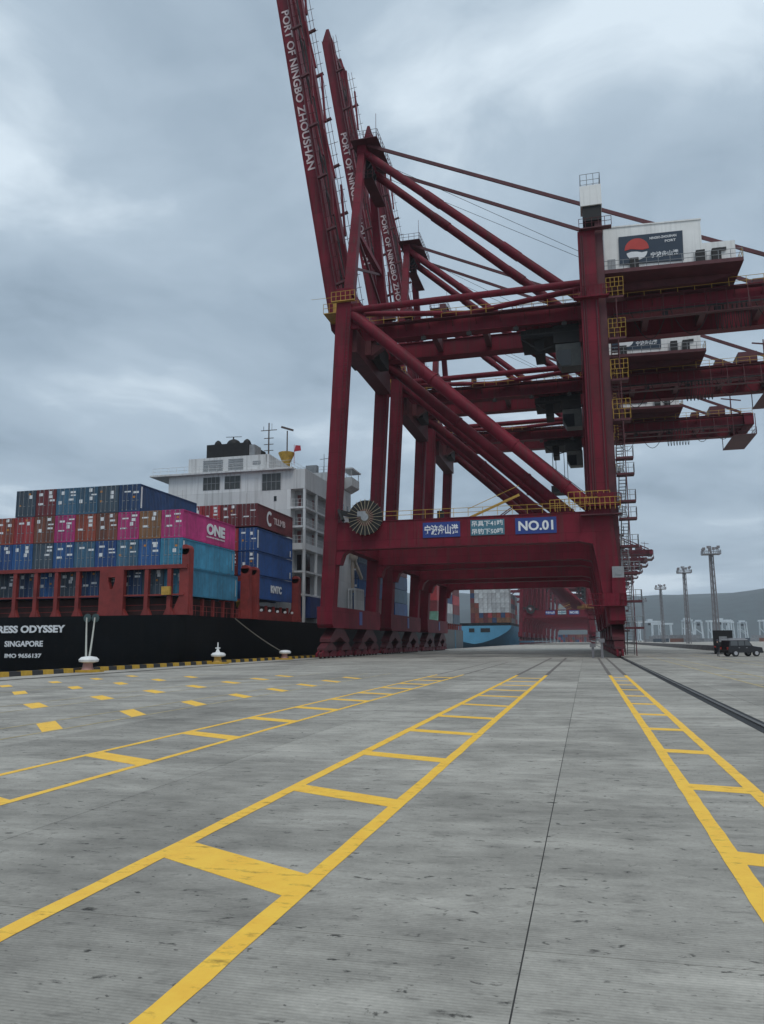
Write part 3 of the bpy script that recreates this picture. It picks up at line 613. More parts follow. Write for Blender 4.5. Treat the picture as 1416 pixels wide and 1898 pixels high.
crane = thing('quay_crane', (0, 88.3, 0), 'red ship-to-shore crane with the NO.01 sign on its portal beam', 'crane', 'red quay cranes with raised booms')
crane_parts(crane)
boomtxt = text_mesh('PORT OF NINGBO ZHOUSHAN', 1.5, LETR, 0.03, 0.02)
xs = [v.co.x for v in boomtxt.vertices]; kx = 26.0 / (max(xs) - min(xs))
for v in boomtxt.vertices: v.co.x *= kx
# reading downwards along the boom: text x axis runs down the boom, text up points to the land side
nrm = Vector((0.9865, 0, 0.1637)); o0 = HB + BD * 50.0 - nrm * 0.55 + Vector((0, G1 - 0.66, 0))
zc = (-BD).cross(nrm)
boomtxt.transform(Matrix(((-BD.x, nrm.x, zc.x, o0.x), (-BD.y, nrm.y, zc.y, o0.y), (-BD.z, nrm.z, zc.z, o0.z), (0, 0, 0, 1))))
obj('boom_lettering', boomtxt, crane)
def number_sign(c, body):
    s = MB().box(-7.1, -2.6, 0.02, 0.14, 13.55, 15.35).build('number_sign', BLUE, c)
    obj('lettering', FACE_S(fit_text(body, LET, -6.75, -2.95, 13.9, 15.0, 0.03), 0, 0.0, 0), s)
c2 = copy_tree(crane); c2.location.y += 28.7
tag(c2, 'red crane with raised boom standing between the NO.01 crane and another red crane')
c3 = copy_tree(crane); c3.location.y += 57.4
tag(c3, 'red crane with a black load block hanging, third along the rail')
number_sign(crane, 'NO.01'); number_sign(c2, 'NO.02'); number_sign(c3, 'NO.03')
hb = MB().box(-5.2, -1.6, 8.2, 12.8, 30.2, 31.4).prism([(-4.2, 31.4), (-2.6, 31.4), (-3.0, 32.4), (-3.8, 32.4)], 'y', 9.4, 11.6)
hb.build('load_block', BLK, c3)
for x in (-4.8, -4.2, -2.6, -2.0): MB().tube((x, 9.0, 31.2), (x, 9.0, 39.3), 0.035, 0.035, 4).tube((x, 12.0, 31.2), (x, 12.0, 39.3), 0.035, 0.035, 4).build('hoist_rope', BLK, c3)
# far cranes on the same rails, working the next ships
skip = ('boom_girder', 'boom_flange', 'boom_tip', 'boom_walkway', 'boom_tie', 'boom_rope', 'forestay_link', 'boom_lettering', 'load_block', 'hoist_rope', 'spoke', 'wheel', 'rocker_beam', 'railing', 'festoon_cable', 'electric_box', 'ladder_cage', 'leg_ladder', 'conduit', 'floodlight', 'brace_conduit', 'signal_wire', 'inner_railing', 'service_gangway')
fb = [MB().box(-78, -29.4, y - 0.6, y + 0.6, 40.6, 42.4).mesh('boom_girder', CR) for y in (G1, G2)]
fs_ = [MB().beam((-26.5, y, 69.3), (-66, y, 42.4), 0.3, 0.5).mesh('fore_stay', CRD) for y in (8.6, 13.0)]
FARL = ['first', 'second', 'third', 'fourth', 'fifth', 'sixth', 'seventh', 'eighth', 'ninth']
for k, y in enumerate((372, 408, 446, 486, 528, 580, 640, 720, 820)):
    lab = f'red crane with lowered boom, {FARL[k]} of the distant row along the rails'
    f = copy_tree(c2, None, skip); f.location = (0, y, 0); tag(f, lab, 'crane', 'distant red quay cranes with lowered booms')
    for me in fb: obj('boom_girder', me, f)
    for me in fs_: obj('fore_stay', me, f)

# ------------------------------------------------------------------ containers
CC = dict(magenta=(0.46, 0.035, 0.17), red=(0.36, 0.035, 0.040), maroon=(0.16, 0.022, 0.026), brown=(0.19, 0.065, 0.038), rust=(0.30, 0.06, 0.032), gold=(0.26, 0.12, 0.05),
          navy=(0.022, 0.060, 0.15), blue=(0.028, 0.115, 0.31), royal=(0.018, 0.075, 0.24), steel=(0.055, 0.14, 0.22), slate=(0.055, 0.085, 0.115), teal=(0.045, 0.22, 0.34), green=(0.20, 0.42, 0.30), white=(0.60, 0.61, 0.60), grey=(0.22, 0.23, 0.24))
CWORD = dict(magenta='bright magenta', red='bright red', maroon='dark maroon', brown='brown', rust='rusty orange-red', gold='golden brown', navy='navy blue', blue='mid blue', royal='deep royal blue', steel='steel blue', slate='dark slate', teal='light teal-blue', green='pale green', white='white', grey='grey')
for k, c in CC.items(): mat('box_' + k, c, 0.5, 0.3, 0.7, streak=0.42, rust=0.4, tint=0.28)
CW, CH, CLEN, CPX = 2.34, 2.76, 11.9, 2.41
def container_mesh(hi=True):
    mb = MB(); t = 0.07
    # corner posts and rails
    for x in (0, CW - t * 1.5):
        for y in (0, CLEN - t * 1.5): mb.box(x, x + t * 1.5, y, y + t * 1.5, 0, CH)
        mb.box(x, x + t * 1.5, t * 1.5, CLEN - t * 1.5, 0, 0.16); mb.box(x, x + t * 1.5, t * 1.5, CLEN - t * 1.5, CH - 0.1, CH)
    mb.box(t * 1.5, CW - t * 1.5, 0, 0.1, 0, 0.14); mb.box(t * 1.5, CW - t * 1.5, 0, 0.1, CH - 0.1, CH)
    # corrugated sides
    for sx, sgn in ((0.055, 1), (CW - 0.055, -1)):
        prof = []; n = 40
        for i in range(n):
            y = 0.1 + (CLEN - 0.2) * i / n; d = (CLEN - 0.2) / n
            prof += [(sx, y), (sx, y + d * 0.35), (sx + sgn * 0.04, y + d * 0.5), (sx + sgn * 0.04, y + d * 0.85)]
        prof.append((sx, CLEN - 0.1)); b = len(mb.v)
        for z in (0.14, CH - 0.08):
            for p in prof: mb.v.append((p[0], p[1], z))
        k = len(prof)
        for i in range(k - 1): mb.f.append((b + i, b + i + 1, b + k + i + 1, b + k + i))
    mb.box(0.1, CW - 0.1, 0.12, CLEN - 0.08, 0.14, 0.18); mb.box(0.09, CW - 0.09, 0.12, CLEN - 0.08, CH - 0.06, CH - 0.02); mb.box(0.1, CW - 0.1, CLEN - 0.09, CLEN - 0.05, 0.16, CH - 0.1)
    return mb.mesh('container', MAT['box_blue'], recalc=False)
BODY = container_mesh()
SIMPLE = MB().box(0, CW, 0.04, CLEN, 0, CH).box(0.0, 0.1, 0, 0.04, 0, CH).box(CW - 0.1, CW, 0, 0.04, 0, CH).box(CW / 2 - 0.05, CW / 2 + 0.05, 0, 0.04, 0.1, CH - 0.1).box(0.1, CW - 0.1, 0, 0.04, CH - 0.12, CH).box(0.1, CW - 0.1, 0, 0.04, 0, 0.12).mesh('container', MAT['box_blue'])
dm = MB(); dw = (CW - 0.22) / 2
dm.box(0, dw - 0.01, 0.03, 0.08, 0.14, CH - 0.1)
for k in range(5): dm.box(0.05, dw - 0.06, 0.012, 0.03, 0.3 + k * 0.47, 0.62 + k * 0.47)
DOOR = dm.mesh('door', MAT['box_blue'])
BAR = MB().tube((0, 0, 0.08), (0, 0, CH - 0.06), 0.022, 0.022, 5).box(-0.05, 0.05, -0.02, 0.03, 0.1, 0.22).box(-0.05, 0.05, -0.02, 0.03, CH - 0.2, CH - 0.1).box(-0.02, 0.26, -0.03, 0.0, 1.05, 1.1).mesh('locking_bar', STEEL)
PLACS = [MB().box(0, w_, -0.004, 0.0, 0, h_).mesh('placard', LET) for w_, h_ in ((0.6, 0.2), (0.45, 0.3), (0.7, 0.14), (0.36, 0.36))]
PLACY = MB().box(0, 0.24, -0.004, 0.0, 0, 0.2).mesh('placard', mat('placard_orange', (0.55, 0.22, 0.03), 0.5, 0.2))
def setm(o, m):
    o.material_slots[0].link = 'OBJECT'; o.material_slots[0].material = m
crnd = random.Random(3)
def container(x, y, z, colr, label, doors=True, group='containers stacked on the black ship', side=None):
    m = MAT['box_' + colr]
    o = obj('container', BODY if doors else SIMPLE, None, (x, y, z), None, label, 'container', group); setm(o, m)
    if doors:
        for k in (0, 1):
            d = obj('door', DOOR, o, (0.11 + k * (dw + 0.005), 0, 0)); setm(d, m)
            for q in (0.28, 0.72): obj('locking_bar', BAR, d, (dw * q, 0.0, 0.04))
            for q in range(3 if k else 2):
                if crnd.random() < 0.75:
                    pm = PLACY if crnd.random() < 0.14 else crnd.choice(PLACS)
                    obj('placard', pm, d, (0.12 + crnd.random() * 0.35, 0.008, (2.35 - q * 0.42 if k else 2.1 - q * 0.9) - crnd.random() * 0.15))
    return o
def side_text(o, body, y0, y1, z0, z1, m=LET, bold=0.03):
    obj('lettering', FACE_E(fit_text(body, m, y0, y1, z0, z1, bold), CW + 0.004, 0, 0), o)
def side_strip(o, y0=0.16, y1=0.42, z0=0.35, z1=2.5):
    MB().box(CW - 0.005, CW + 0.006, y0, y1, z0, z1).build('marking_strip', LET, o)

# ------------------------------------------------------------------ black container ship
SXR, SXC, SYT, DZ = -37.5, -54.6, 68.65, 4.55
ship = thing('container_ship', (SXC, SYT, 0), 'black-hulled container ship with white superstructure moored stern towards the lane markings', 'ship')
S = lambda mb, name, m, parent=None, **k: place_world(mb.build(name, m, parent or ship, **k), parent)
def place_world(o, parent):
    if parent is None: o.location = (-SXC, -SYT, 0)
    return o
def hull_mesh(xr, xc, yt, yside, ybow, levels, rad=1.8):
    """levels: (z, transom shift in y, half-beam factor at the stern, bow shift)"""
    mb = MB(); hb_ = xr - xc; rings = []
    for z, ts, fb_, bs in levels:
        pts = []
        hs = hb_ * fb_
        pts.append((xc, yt + ts))
        pts.append((xc + hs - rad, yt + ts))
        for i in range(1, 6):
            a = math.pi / 2 * i / 5; pts.append((xc + hs - rad + rad * math.sin(a), yt + ts + rad - rad * math.cos(a)))
        for i in range(1, 7): 
            f = i / 6; pts.append((xc + hs + (hb_ - hs) * min(1, f * 1.5), yt + ts + rad + (yside - yt - ts - rad) * f))
        for i in range(1, 9):
            f = i / 8; pts.append((xc + hb_ * (1 - f ** 1.9), yside + (ybow + bs - yside) * f))
        left = [(2 * xc - p[0], p[1]) for p in reversed(pts[1:-1])]
        rings.append([(p[0], p[1], z) for p in pts + left])
    n = len(rings[0])
    for r_ in rings: mb.v += r_
    for k in range(len(rings) - 1):
        for i in range(n): j = (i + 1) % n; mb.f.append((k * n + i, k * n + j, (k + 1) * n + j, (k + 1) * n + i))
    mb.f.append(tuple(range((len(rings) - 1) * n, len(rings) * n)))
    return mb
S(hull_mesh(SXR, SXC, SYT, 172, 199, [(-7, 9, 0.6, -8), (-4.6, 3.0, 0.86, -6), (-1.5, 0.9, 0.97, -3), (1.5, 0.25, 0.995, 0), (DZ, 0, 1.0, 5)]), 'hull', HULL)
hl = S(MB().box(SXC - 0.5, SXC + 0.5, SYT + 0.3, SYT + 0.5, 1, 1.2), 'sternframe', HULL)
for body, x0, x1, z0, z1, bd in (('X-PRESS ODYSSEY', -59.55, -49.75, 2.98, 3.72, 0.04), ('SINGAPORE', -56.75, -52.3, 1.62, 2.2, 0.03), ('IMO 9656137', -56.65, -52.4, 0.52, 0.95, 0.03)):
    o = obj('lettering', FACE_S(fit_text(body, LET, x0, x1, z0, z1, bd), 0, SYT + (0.12 - 0.1 if z0 > 2.5 else 0.17), 0), ship, (-SXC, -SYT, 0))
# red lashing frame across the stern
postx = [-56.15 - 2.42 * k for k in range(6)] + [-53.7, -51.3, -48.85, -41.2, -38.75]
for x in postx:
    S(MB().box(x - 0.2, x + 0.2, SYT + 0.3, SYT + 0.75, DZ, 9.0).prism([(x - 0.2, 5.3), (x + 0.2, 5.3), (x + 0.55, DZ), (x - 0.55, DZ)], 'y', SYT + 0.35, SYT + 0.7), 'lashing_post', LASH)
S(MB().box(-70.5, -36.9, SYT + 0.25, SYT + 0.8, 9.0, 9.38), 'lashing_beam', LASH)
S(MB().box(-70.5, -37.2, SYT + 0.36, SYT + 0.66, 6.4, 6.56), 'lashing_beam', LASH)
S(MB().box(-70.5, -37.2, SYT + 1.3, SYT + 1.36, 5.0, 5.06).box(-70.5, -37.2, SYT + 1.3, SYT + 1.36, 5.55, 5.6), 'deck_rail', LASH)
pz = [(-46.3, DZ), (-43.65, DZ), (-43.65, 9.0), (-46.3, 9.0)]
pan = MB(); pan.box(-46.3, -45.35, SYT + 0.22, SYT + 0.8, DZ, 9.0); pan.box(-44.6, -43.65, SYT + 0.22, SYT + 0.8, DZ, 9.0); pan.box(-45.35, -44.6, SYT + 0.22, SYT + 0.8, DZ, 7.15); pan.box(-45.35, -44.6, SYT + 0.22, SYT + 0.8, 8.3, 9.0)
pan.prism([(-45.35, 7.15), (-45.35, 7.9), (-45.1, 7.15)], 'y', SYT + 0.22, SYT + 0.8); pan.prism([(-44.6, 7.15), (-44.85, 7.15), (-44.6, 7.9)], 'y', SYT + 0.22, SYT + 0.8)
pan.prism([(-46.3, 5.2), (-46.6, DZ), (-46.3, DZ)], 'y', SYT + 0.3, SYT + 0.7); pan.prism([(-43.65, 5.2), (-43.65, DZ), (-43.2, DZ)], 'y', SYT + 0.3, SYT + 0.7)
S(pan, 'lashing_panel', LASH)
for y in (SYT + 0.9, SYT + 15.0, SYT + 17.2, SYT + 31.2):      # tall end posts beside the stacks
    hgt = 11.3 if y < 80 else 10.6
    S(MB().box(-37.75, -36.75, y - 0.45, y + 0.45, DZ, hgt - 0.4).tube((-37.25, y - 0.45, hgt - 0.5), (-37.25, y + 0.45, hgt - 0.5), 0.5, 0.5, 14).prism([(-37.75, 6.5), (-36.75, 6.5), (-36.55, DZ), (-38.6, DZ)], 'y', y - 0.3, y + 0.3), 'end_post', LASH)
for y in (SYT + 15.0, SYT + 17.2):
    S(MB().box(-70, -37.8, y - 0.2, y + 0.2, 9.0, 9.4).box(-70, -37.8, y - 0.2, y + 0.2, 6.6, 6.8), 'lashing_beam', LASH)
    for k in range(6): S(MB().box(-40.2 - 2.41 * k, -39.85 - 2.41 * k, y - 0.2, y + 0.2, DZ, 9.0), 'lashing_post', LASH)
S(MB().box(-69, -38.6, SYT + 2.0, SYT + 31.0, DZ, 6.3), 'hatch_coaming', DECK)
for k in range(13): S(MB().box(-38.0, -37.7, SYT + 3 + k * 2.4, SYT + 3.25 + k * 2.4, DZ, 6.3), 'stanchion', LASH)
S(MB().rail([(-37.75, SYT + 1.5, DZ), (-37.75, SYT + 34, DZ)], 1.0, 1.2, 0.03), 'deck_rail', LASH)
S(MB().box(-37.95, -37.65, SYT + 14.0, SYT + 34.0, DZ, 5.5), 'bulwark', LASH)
for x, y, z in ((-38.9, SYT - 0.05, 6.9), (-38.2, SYT + 15.4, 6.3), (-38.2, SYT + 17.0, 6.3)):
    S(MB().box(x - 0.45, x + 0.45, y, y + 0.3, z - 0.45, z + 0.35).box(x - 0.25, x + 0.25, y - 0.02, y, z - 0.25, z + 0.15), 'lifebuoy_box', YEL)
for k in range(7): S(MB().tube((-37.6, SYT + 15 + k * 2.6, 5.7), (-37.6, SYT + 15.25 + k * 2.6, 5.7), 0.16, 0.16, 8), 'deck_lamp', LET)
S(MB().tube((-47.3, SYT - 0.02, 4.35), (-47.3, SYT + 0.1, 4.35), 0.42, 0.42, 12).tube((-46.4, SYT - 0.02, 4.35), (-46.4, SYT + 0.1, 4.35), 0.42, 0.42, 12), 'fairlead', mat('fairlead_green', (0.06, 0.10, 0.10), 0.6))

# bay over the stern: colours from the quay side outwards
TZ = [6.42, 9.22, 12.02, 14.82]
TIER = ['lowest tier', 'second tier', 'third tier', 'top tier']
ORD = ['first', 'second', 'third', 'fourth', 'fifth', 'sixth', 'seventh', 'eighth', 'ninth', 'tenth']
bay1 = [['teal', 'slate', 'navy', 'steel', 'navy', 'slate', 'blue', 'navy', 'slate', 'navy'],
        ['teal', 'blue', 'steel', 'royal', 'steel', 'blue', 'slate', 'blue', 'royal', 'navy'],
        ['magenta', 'gold', 'magenta', 'brown', 'rust', 'magenta', 'brown', 'red', 'rust', 'brown'],
        [None, None, 'navy', 'slate', 'steel', 'steel', 'maroon', 'slate', None, None]]
for t, row in enumerate(bay1):
    for k, c in enumerate(row):
        if c is None: continue
        if t == 0 and k in (): continue
        y = SYT + (1.35 if t == 0 else 0.42)
        lab = f'{CWORD[c]} container, stern stack of the black ship, {TIER[t]}, {ORD[k]} from the quay'
        if t == 2 and k == 0: lab = 'bright magenta container lettered ONE at the quay-side corner of the stern stack'
        o = container(SXR - CW - 0.02 - k * CPX, y, TZ[t], c, lab)
        if t == 2 and k == 0:
            side_text(o, 'ONE', 5.0, 9.3, 0.95, 2.15, LET, 0.05); side_text(o, 'OCEAN NETWORK EXPRESS', 5.0, 9.3, 0.62, 0.78, LET, 0.0)
        if k == 0 and t < 2: side_strip(o); MB().box(CW - 0.005, CW + 0.006, 11.3, 11.5, 0.5, 2.3).build('marking_strip', mat('strip_grey', (0.35, 0.4, 0.42), 0.5), o)
        if t == 3 and k == 2: side_strip(o)
# next bay forward: tall quay-side stack
TZ2 = [7.0, 9.85, 12.7, 15.65]
bay2 = {0: ['royal', 'royal', 'royal', 'maroon'], 1: ['slate', 'maroon', 'red', 'maroon'], 2: ['navy', 'navy', 'maroon', 'red'], 3: [None, None, None, 'red'], 4: [None, None, None, 'navy'], 5: [None, None, None, 'teal'], 6: [None, None, None, 'maroon'], 11: [None, None, None, 'maroon'], 12: [None, None, None, 'maroon']}
for k, rowc in bay2.items():
    for t, c in enumerate(rowc):
        if c is None: continue
        lab = f'{CWORD[c]} container by the white superstructure, {TIER[t]}, {(ORD + ["eleventh", "twelfth", "thirteenth"])[k]} from the quay'
        if k == 0: lab = ['deep royal blue container lettered KNTC at the foot of its stack', 'deep royal blue container directly on top of the KNTC container', 'deep royal blue container directly under the maroon container with a white logo', 'dark maroon container with a white ring logo on its long side'][t]
        o = container(SXR - CW - 0.02 - k * CPX, SYT + 18.4, TZ2[t], c, lab)
        if k == 0 and t in (1, 2): side_strip(o, 0.2, 0.5); MB().box(CW - 0.005, CW + 0.006, 11.0, 11.3, 0.3, 1.1).build('marking_strip', LET, o)
        if k == 0 and t == 0: side_text(o, 'KNTC', 4.6, 8.2, 0.9, 1.85, LET, 0.05); side_strip(o, 0.15, 0.55, 1.4, 2.3)
        if k == 0 and t == 3:
            ring = MB(); th = [math.radians(50 + 260 * i / 18) for i in range(19)]
            for a, b in zip(th, th[1:]):
                for r_ in (1.05,): ring.prism([(3.9 + 0.95 * math.cos(a), 1.4 + 0.95 * math.sin(a)), (3.9 + 0.95 * math.cos(b), 1.4 + 0.95 * math.sin(b)), (3.9 + 0.58 * math.cos(b), 1.4 + 0.58 * math.sin(b)), (3.9 + 0.58 * math.cos(a), 1.4 + 0.58 * math.sin(a))], 'x', CW - 0.002, CW + 0.008)
            ring.build('logo_ring', LET, o); side_text(o, 'TLLMB', 5.2, 9.2, 0.95, 1.75, LETR, 0.03)

# superstructure
sup = S(MB().box(-58.5, -39.4, 103, 119, DZ, 26.0), 'superstructure', WHS)
def U(mb, name, m): return mb.build(name, m, sup)
roofy = U(MB().box(-61.2, -38.9, 102.2, 120, 26.0, 26.25), 'boat_deck_edge', WHS)
for x0, x1, z0, z1 in ((-52.9, -50.3, 23.7, 25.6), (-49.5, -47.1, 23.7, 25.6), (-43.7, -40.9, 23.2, 25.6)):
    n_ = int((x1 - x0) / 0.62)
    U(MB().box(x0, x1, 102.96, 103.0, z0, z1), 'window', mat('window_dark', (0.05, 0.055, 0.055), 0.3, 0.3, 1))
    gm = MB()
    for q in range(n_ + 1): gm.box(x0 + q * (x1 - x0) / n_ - 0.03, x0 + q * (x1 - x0) / n_ + 0.03, 102.9, 102.96, z0, z1)
    gm.box(x0, x1, 102.9, 102.955, (z0 + z1) / 2 - 0.03, (z0 + z1) / 2 + 0.03)
    U(gm, 'window_bars', STEEL)
U(MB().box(-41.9, -41.5, 102.95, 103.0, 21.6, 22.3), 'window', GLS)
U(MB().box(-56.5, -56.2, 102.9, 102.96, 5, 24).box(-46.2, -46.1, 102.9, 102.96, 5, 23), 'drain_pipe', WHS)
# open stair decks on the quay-side corner
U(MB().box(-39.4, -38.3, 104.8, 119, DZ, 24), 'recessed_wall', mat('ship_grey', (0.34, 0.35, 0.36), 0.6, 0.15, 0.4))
U(MB().box(-39.5, -37.25, 102.98, 119, 23.2, 26.0), 'deck_house', WHS)
for z, t_ in ((20.4, 0.28), (17.7, 0.28), (14.6, 0.9), (11.4, 0.25), (8.2, 0.25)): U(MB().box(-39.4, -37.2, 103.0, 119, z, z + t_), 'deck_slab', WHS)
for y in (103.2, 108.2, 113.4, 118.6): U(MB().box(-37.55, -37.22, y - 0.18, y + 0.18, DZ, 23.2), 'deck_column', WHS)
for z in (20.68, 17.98, 15.5):
    U(MB().rail([(-39.3, 103.05, z), (-37.3, 103.05, z), (-37.3, 118.8, z)], 1.05, 0.55, 0.025), 'railing', WHS)
    U(MB().box(-39.0, -38.45, 104.72, 104.8, z, z + 1.9), 'cabin_door', mat('door_maroon', (0.16, 0.05, 0.05), 0.6)); U(MB().box(-38.29, -38.25, 109, 109.8, z + 0.05, z + 1.9), 'cabin_door', MAT['door_maroon'])
for z in (8.45, 11.65):
    U(MB().box(-39.0, -38.35, 104.7, 104.8, z + 0.2, z + 2.4), 'doorway', GLS); U(MB().box(-38.29, -38.2, 106, 108, z + 0.2, z + 2.6), 'doorway', GLS)
# funnel casing with louvres, black funnel top
fc = S(MB().prism([(-55.6, 26.2), (-43.3, 26.2), (-43.3, 28.6), (-55.6, 28.6)], 'y', 103.4, 112).prism([(103.4, 26.2), (112, 26.2), (118, 26.2), (112, 28.5), (103.4, 28.6)], 'x', -43.4, -42.9), 'funnel_casing', WHS)
for x0, x1 in ((-53.2, -50.1), (-49.2, -46.9)):
    for q in range(6): MB().box(x0, x1, 103.3, 103.4, 26.5 + q * 0.31, 26.66 + q * 0.31).build('louvre', STEEL, fc)
MB().box(-45.4, -44.2, 103.34, 103.4, 27.2, 27.7).build('vent_grille', STEEL, fc)
fn = S(MB().box(-53.0, -46.4, 103.9, 110.5, 28.6, 30.7), 'funnel', BLK)
for x, y, r_, h_ in ((-51.8, 105.2, 0.55, 0.9), (-49.4, 105.5, 1.05, 1.0), (-47.3, 105.5, 0.6, 0.9), (-50.6, 108, 0.5, 0.8)):
    MB().lathe([(r_, 0), (r_, h_ * 0.4), (r_ * 0.75, h_ * 0.75), (r_ * 0.3, h_)], (x, y, 30.7), 12).build('exhaust_pipe', BLK, fn)
MB().beam((-50.6, 105.3, 32.1), (-48.1, 105.3, 32.0), 0.1, 0.06).tube((-49.4, 105.3, 31.5), (-49.4, 105.3, 32.05), 0.1, 0.1, 6).build('radar_scanner', BLK, fn)
MB().box(-46.39, -45.5, 104.2, 106.5, 28.7, 30.4).build('funnel_vent', STEEL, fn)
mast = S(MB().tube((-47.4, 114, 26.2), (-47.4, 114, 36.4), 0.16, 0.1, 8), 'radar_mast', mat('mast_brown', (0.10, 0.07, 0.06), 0.6))
for z, hw in ((35.2, 1.35), (33.9, 0.8), (32.9, 0.8), (31.9, 0.8)): MB().beam((-47.4 - hw, 114, z), (-47.4 + hw, 114, z), 0.1, 0.1).build('mast_yard', MAT['mast_brown'], mast)
MB().tube((-46.9, 114, 35.2), (-46.9, 114, 36.3), 0.03, 0.03, 4).tube((-48.3, 114, 35.2), (-48.3, 114, 35.9), 0.04, 0.04, 4).build('antenna', BLK, mast)
m2 = S(MB().tube((-43.9, 113, 26.2), (-43.9, 113, 34.6), 0.13, 0.1, 8).beam((-44.9, 113, 35.3), (-42.9, 113, 34.6), 0.2, 0.3), 'radar_mast', MAT['mast_brown'])
S(MB().lathe([(0.55, 28.4), (0.6, 29.2), (1.25, 30.6), (1.25, 30.8)], (-43.6, 112, 0), 14), 'ventilator_cowl', YEL)
S(MB().prism([(-42.3, 30.9), (-41.2, 31.0), (-41.3, 31.8), (-42.1, 31.9)], 'y', 111.9, 111.96).tube((-42.3, 111.9, 29), (-42.3, 111.9, 32), 0.04, 0.04, 4), 'signal_flag', mat('flag_red', (0.5, 0.04, 0.06), 0.7))
S(MB().rail([(-60.8, 102.4, 26.25), (-39.1, 102.4, 26.25), (-39.1, 119.5, 26.25)], 1.0, 1.3, 0.025), 'railing', WHS)
br = S(MB().box(-58, -38.0, 119.2, 128, DZ, 29.0), 'bridge_house', WHS)
MB().box(-37.98, -37.9, 120, 127, 26.9, 28.3).build('window', GLS, br)
for z in (23.5, 20.6, 17.7):
    for k in range(3): MB().box(-37.99, -37.93, 120.5 + k * 2.6, 121.3 + k * 2.6, z, z + 0.9).build('window', GLS, br)
wg = S(MB().prism([(-38.0, 26.9), (-36.6, 27.6), (-36.6, 29.0), (-38.0, 29.0)], 'y', 124.0, 128.4).box(-38.4, -36.4, 123.6, 128.8, 30.3, 30.55).box(-36.75, -36.65, 123.9, 124.0, 29, 30.4).box(-36.75, -36.65, 128.2, 128.3, 29, 30.4), 'bridge_wing', WHS)
S(MB().rail([(-45, 119.4, 29), (-38.1, 119.4, 29), (-38.1, 127.8, 29)], 1.0, 1.0, 0.025).tube((-40.5, 121, 29), (-40.5, 121, 32.5), 0.08, 0.05, 5).beam((-41.2, 121, 31.6), (-39.8, 121, 31.7), 0.08, 0.08).box(-43.5, -41.6, 120.5, 121.5, 29.0, 30.6), 'bridge_roof_gear', STEEL)
# white gangway cage and provision crane on the quay-side deck
gc = S(MB().box(-37.6, -36.3, 125.0, 130.2, 6.6, 7.1).box(-37.6, -36.3, 125.0, 130.2, 10.3, 10.6), 'gangway_cage', WHS)
for k in range(9): MB().box(-36.45, -36.3, 125.1 + k * 0.61, 125.35 + k * 0.61, 7.1, 10.3).build('cage_bar', WHS, gc)
for k in range(3): MB().box(-37.6 + k * 0.5, -37.4 + k * 0.5, 125.0, 125.2, 7.1, 10.3).build('cage_bar', WHS, gc)
S(MB().tube((-37.4, 127, 10), (-37.4, 127, 15.6), 0.3, 0.26, 10).lathe([(0.4, 0), (0.75, 0.5), (0.7, 1.3), (0.3, 1.8)], (-37.2, 127, 15.2), 12).beam((-37.3, 127, 15.9), (-36.7, 130, 12.5), 0.45, 0.6), 'provision_crane', mat('crane_cream', (0.42, 0.36, 0.30), 0.6))
S(MB().box(-38.6, -36.9, 104.5, 110.5, 5.2, 8.1), 'deck_store', mat('store_blue', (0.015, 0.035, 0.13), 0.5, 0.2))
S(MB().box(-69, -38.4, 130, 172, DZ, 6.9), 'hatch_coaming', DECK)
# bays forward of the bridge: only their quay-side rows show between the crane legs
fcol = ['royal', 'blue', 'navy', 'slate', 'maroon', 'royal', 'navy', 'red', 'royal', 'steel', 'navy', 'maroon', 'slate', 'royal', 'navy', 'brown']
for b in range(3):
    for t in range(4):
        c = fcol[(b * 4 + t)]
        container(SXR - CW - 0.02, 131.5 + b * 13.2, 7.0 + t * 2.85, c, f'{CWORD[c]} container, black ship side, {ORD[b]} bay forward of the bridge, {TIER[t]}', doors=(b == 0))
        if b == 0: container(SXR - CW - 0.02 - CPX, 131.5, 7.0 + t * 2.85, fcol[t + 4], f'{CWORD[fcol[t + 4]]} container just forward of the bridge, {TIER[t]}, second row from the quay')

# ------------------------------------------------------------------ quay edge: kerb, bollards, mooring ropes
kerb = thing('quay_kerb', (QX + 0.25, 30, 0), 'low kerb of alternating yellow and black blocks along the water edge', 'kerb')
KB = {k: MB().prism([(0, 0.0), (0.45, 0.0), (0.41, 0.28), (0.04, 0.28)], 'y', 0, 0.98).mesh('kerb_block', mat('kerb_' + k, c, 0.7, 0.35, 2)) for k, c in (('yellow', (0.52, 0.31, 0.03)), ('black', (0.03, 0.03, 0.032)))}
for k in range(84): obj('kerb_block', KB['yellow' if k % 2 else 'black'], kerb, (-0.2, k * 1.0 - 2, 0.0))
def bollard(x, y, label, post=False):
    b = thing('bollard', (x, y, 0), label, 'bollard', 'mooring bollards on the quay edge')
    MB().box(-0.75, 0.75, -0.75, 0.75, 0, 0.16).build('base', MAT['kerb_yellow'], b)
    MB().lathe([(0.42, 0.16), (0.34, 0.3), (0.3, 0.62)], (0, 0, 0), 16).build('shaft', YEL if post else mat('bollard_pink', (0.40, 0.22, 0.20), 0.6), b)
    MB().lathe([(0.3, 0.6), (0.62, 0.68), (0.66, 0.82), (0.5, 0.98), (0.15, 1.04)], (0.06, 0, 0), 16).build('cap', WHT, b)
    if post: MB().tube((0, 0, 1.0), (0, 0, 1.9), 0.06, 0.05, 6).box(-0.22, 0.22, -0.05, 0.05, 1.35, 1.45).lathe([(0.22, 1.0), (0.1, 1.3)], (0, 0, 0), 10).build('beacon', WHT, b)
    return b
bollard(QX + 0.9, 46.9, 'white-capped mooring bollard holding two pale ropes from the stern')
bollard(QX + 0.9, 66.2, 'white-capped mooring bollard carrying a small white beacon post', True)
bollard(QX + 0.9, 82.6, 'white-capped mooring bollard with one dark rope beside the crane bogies')
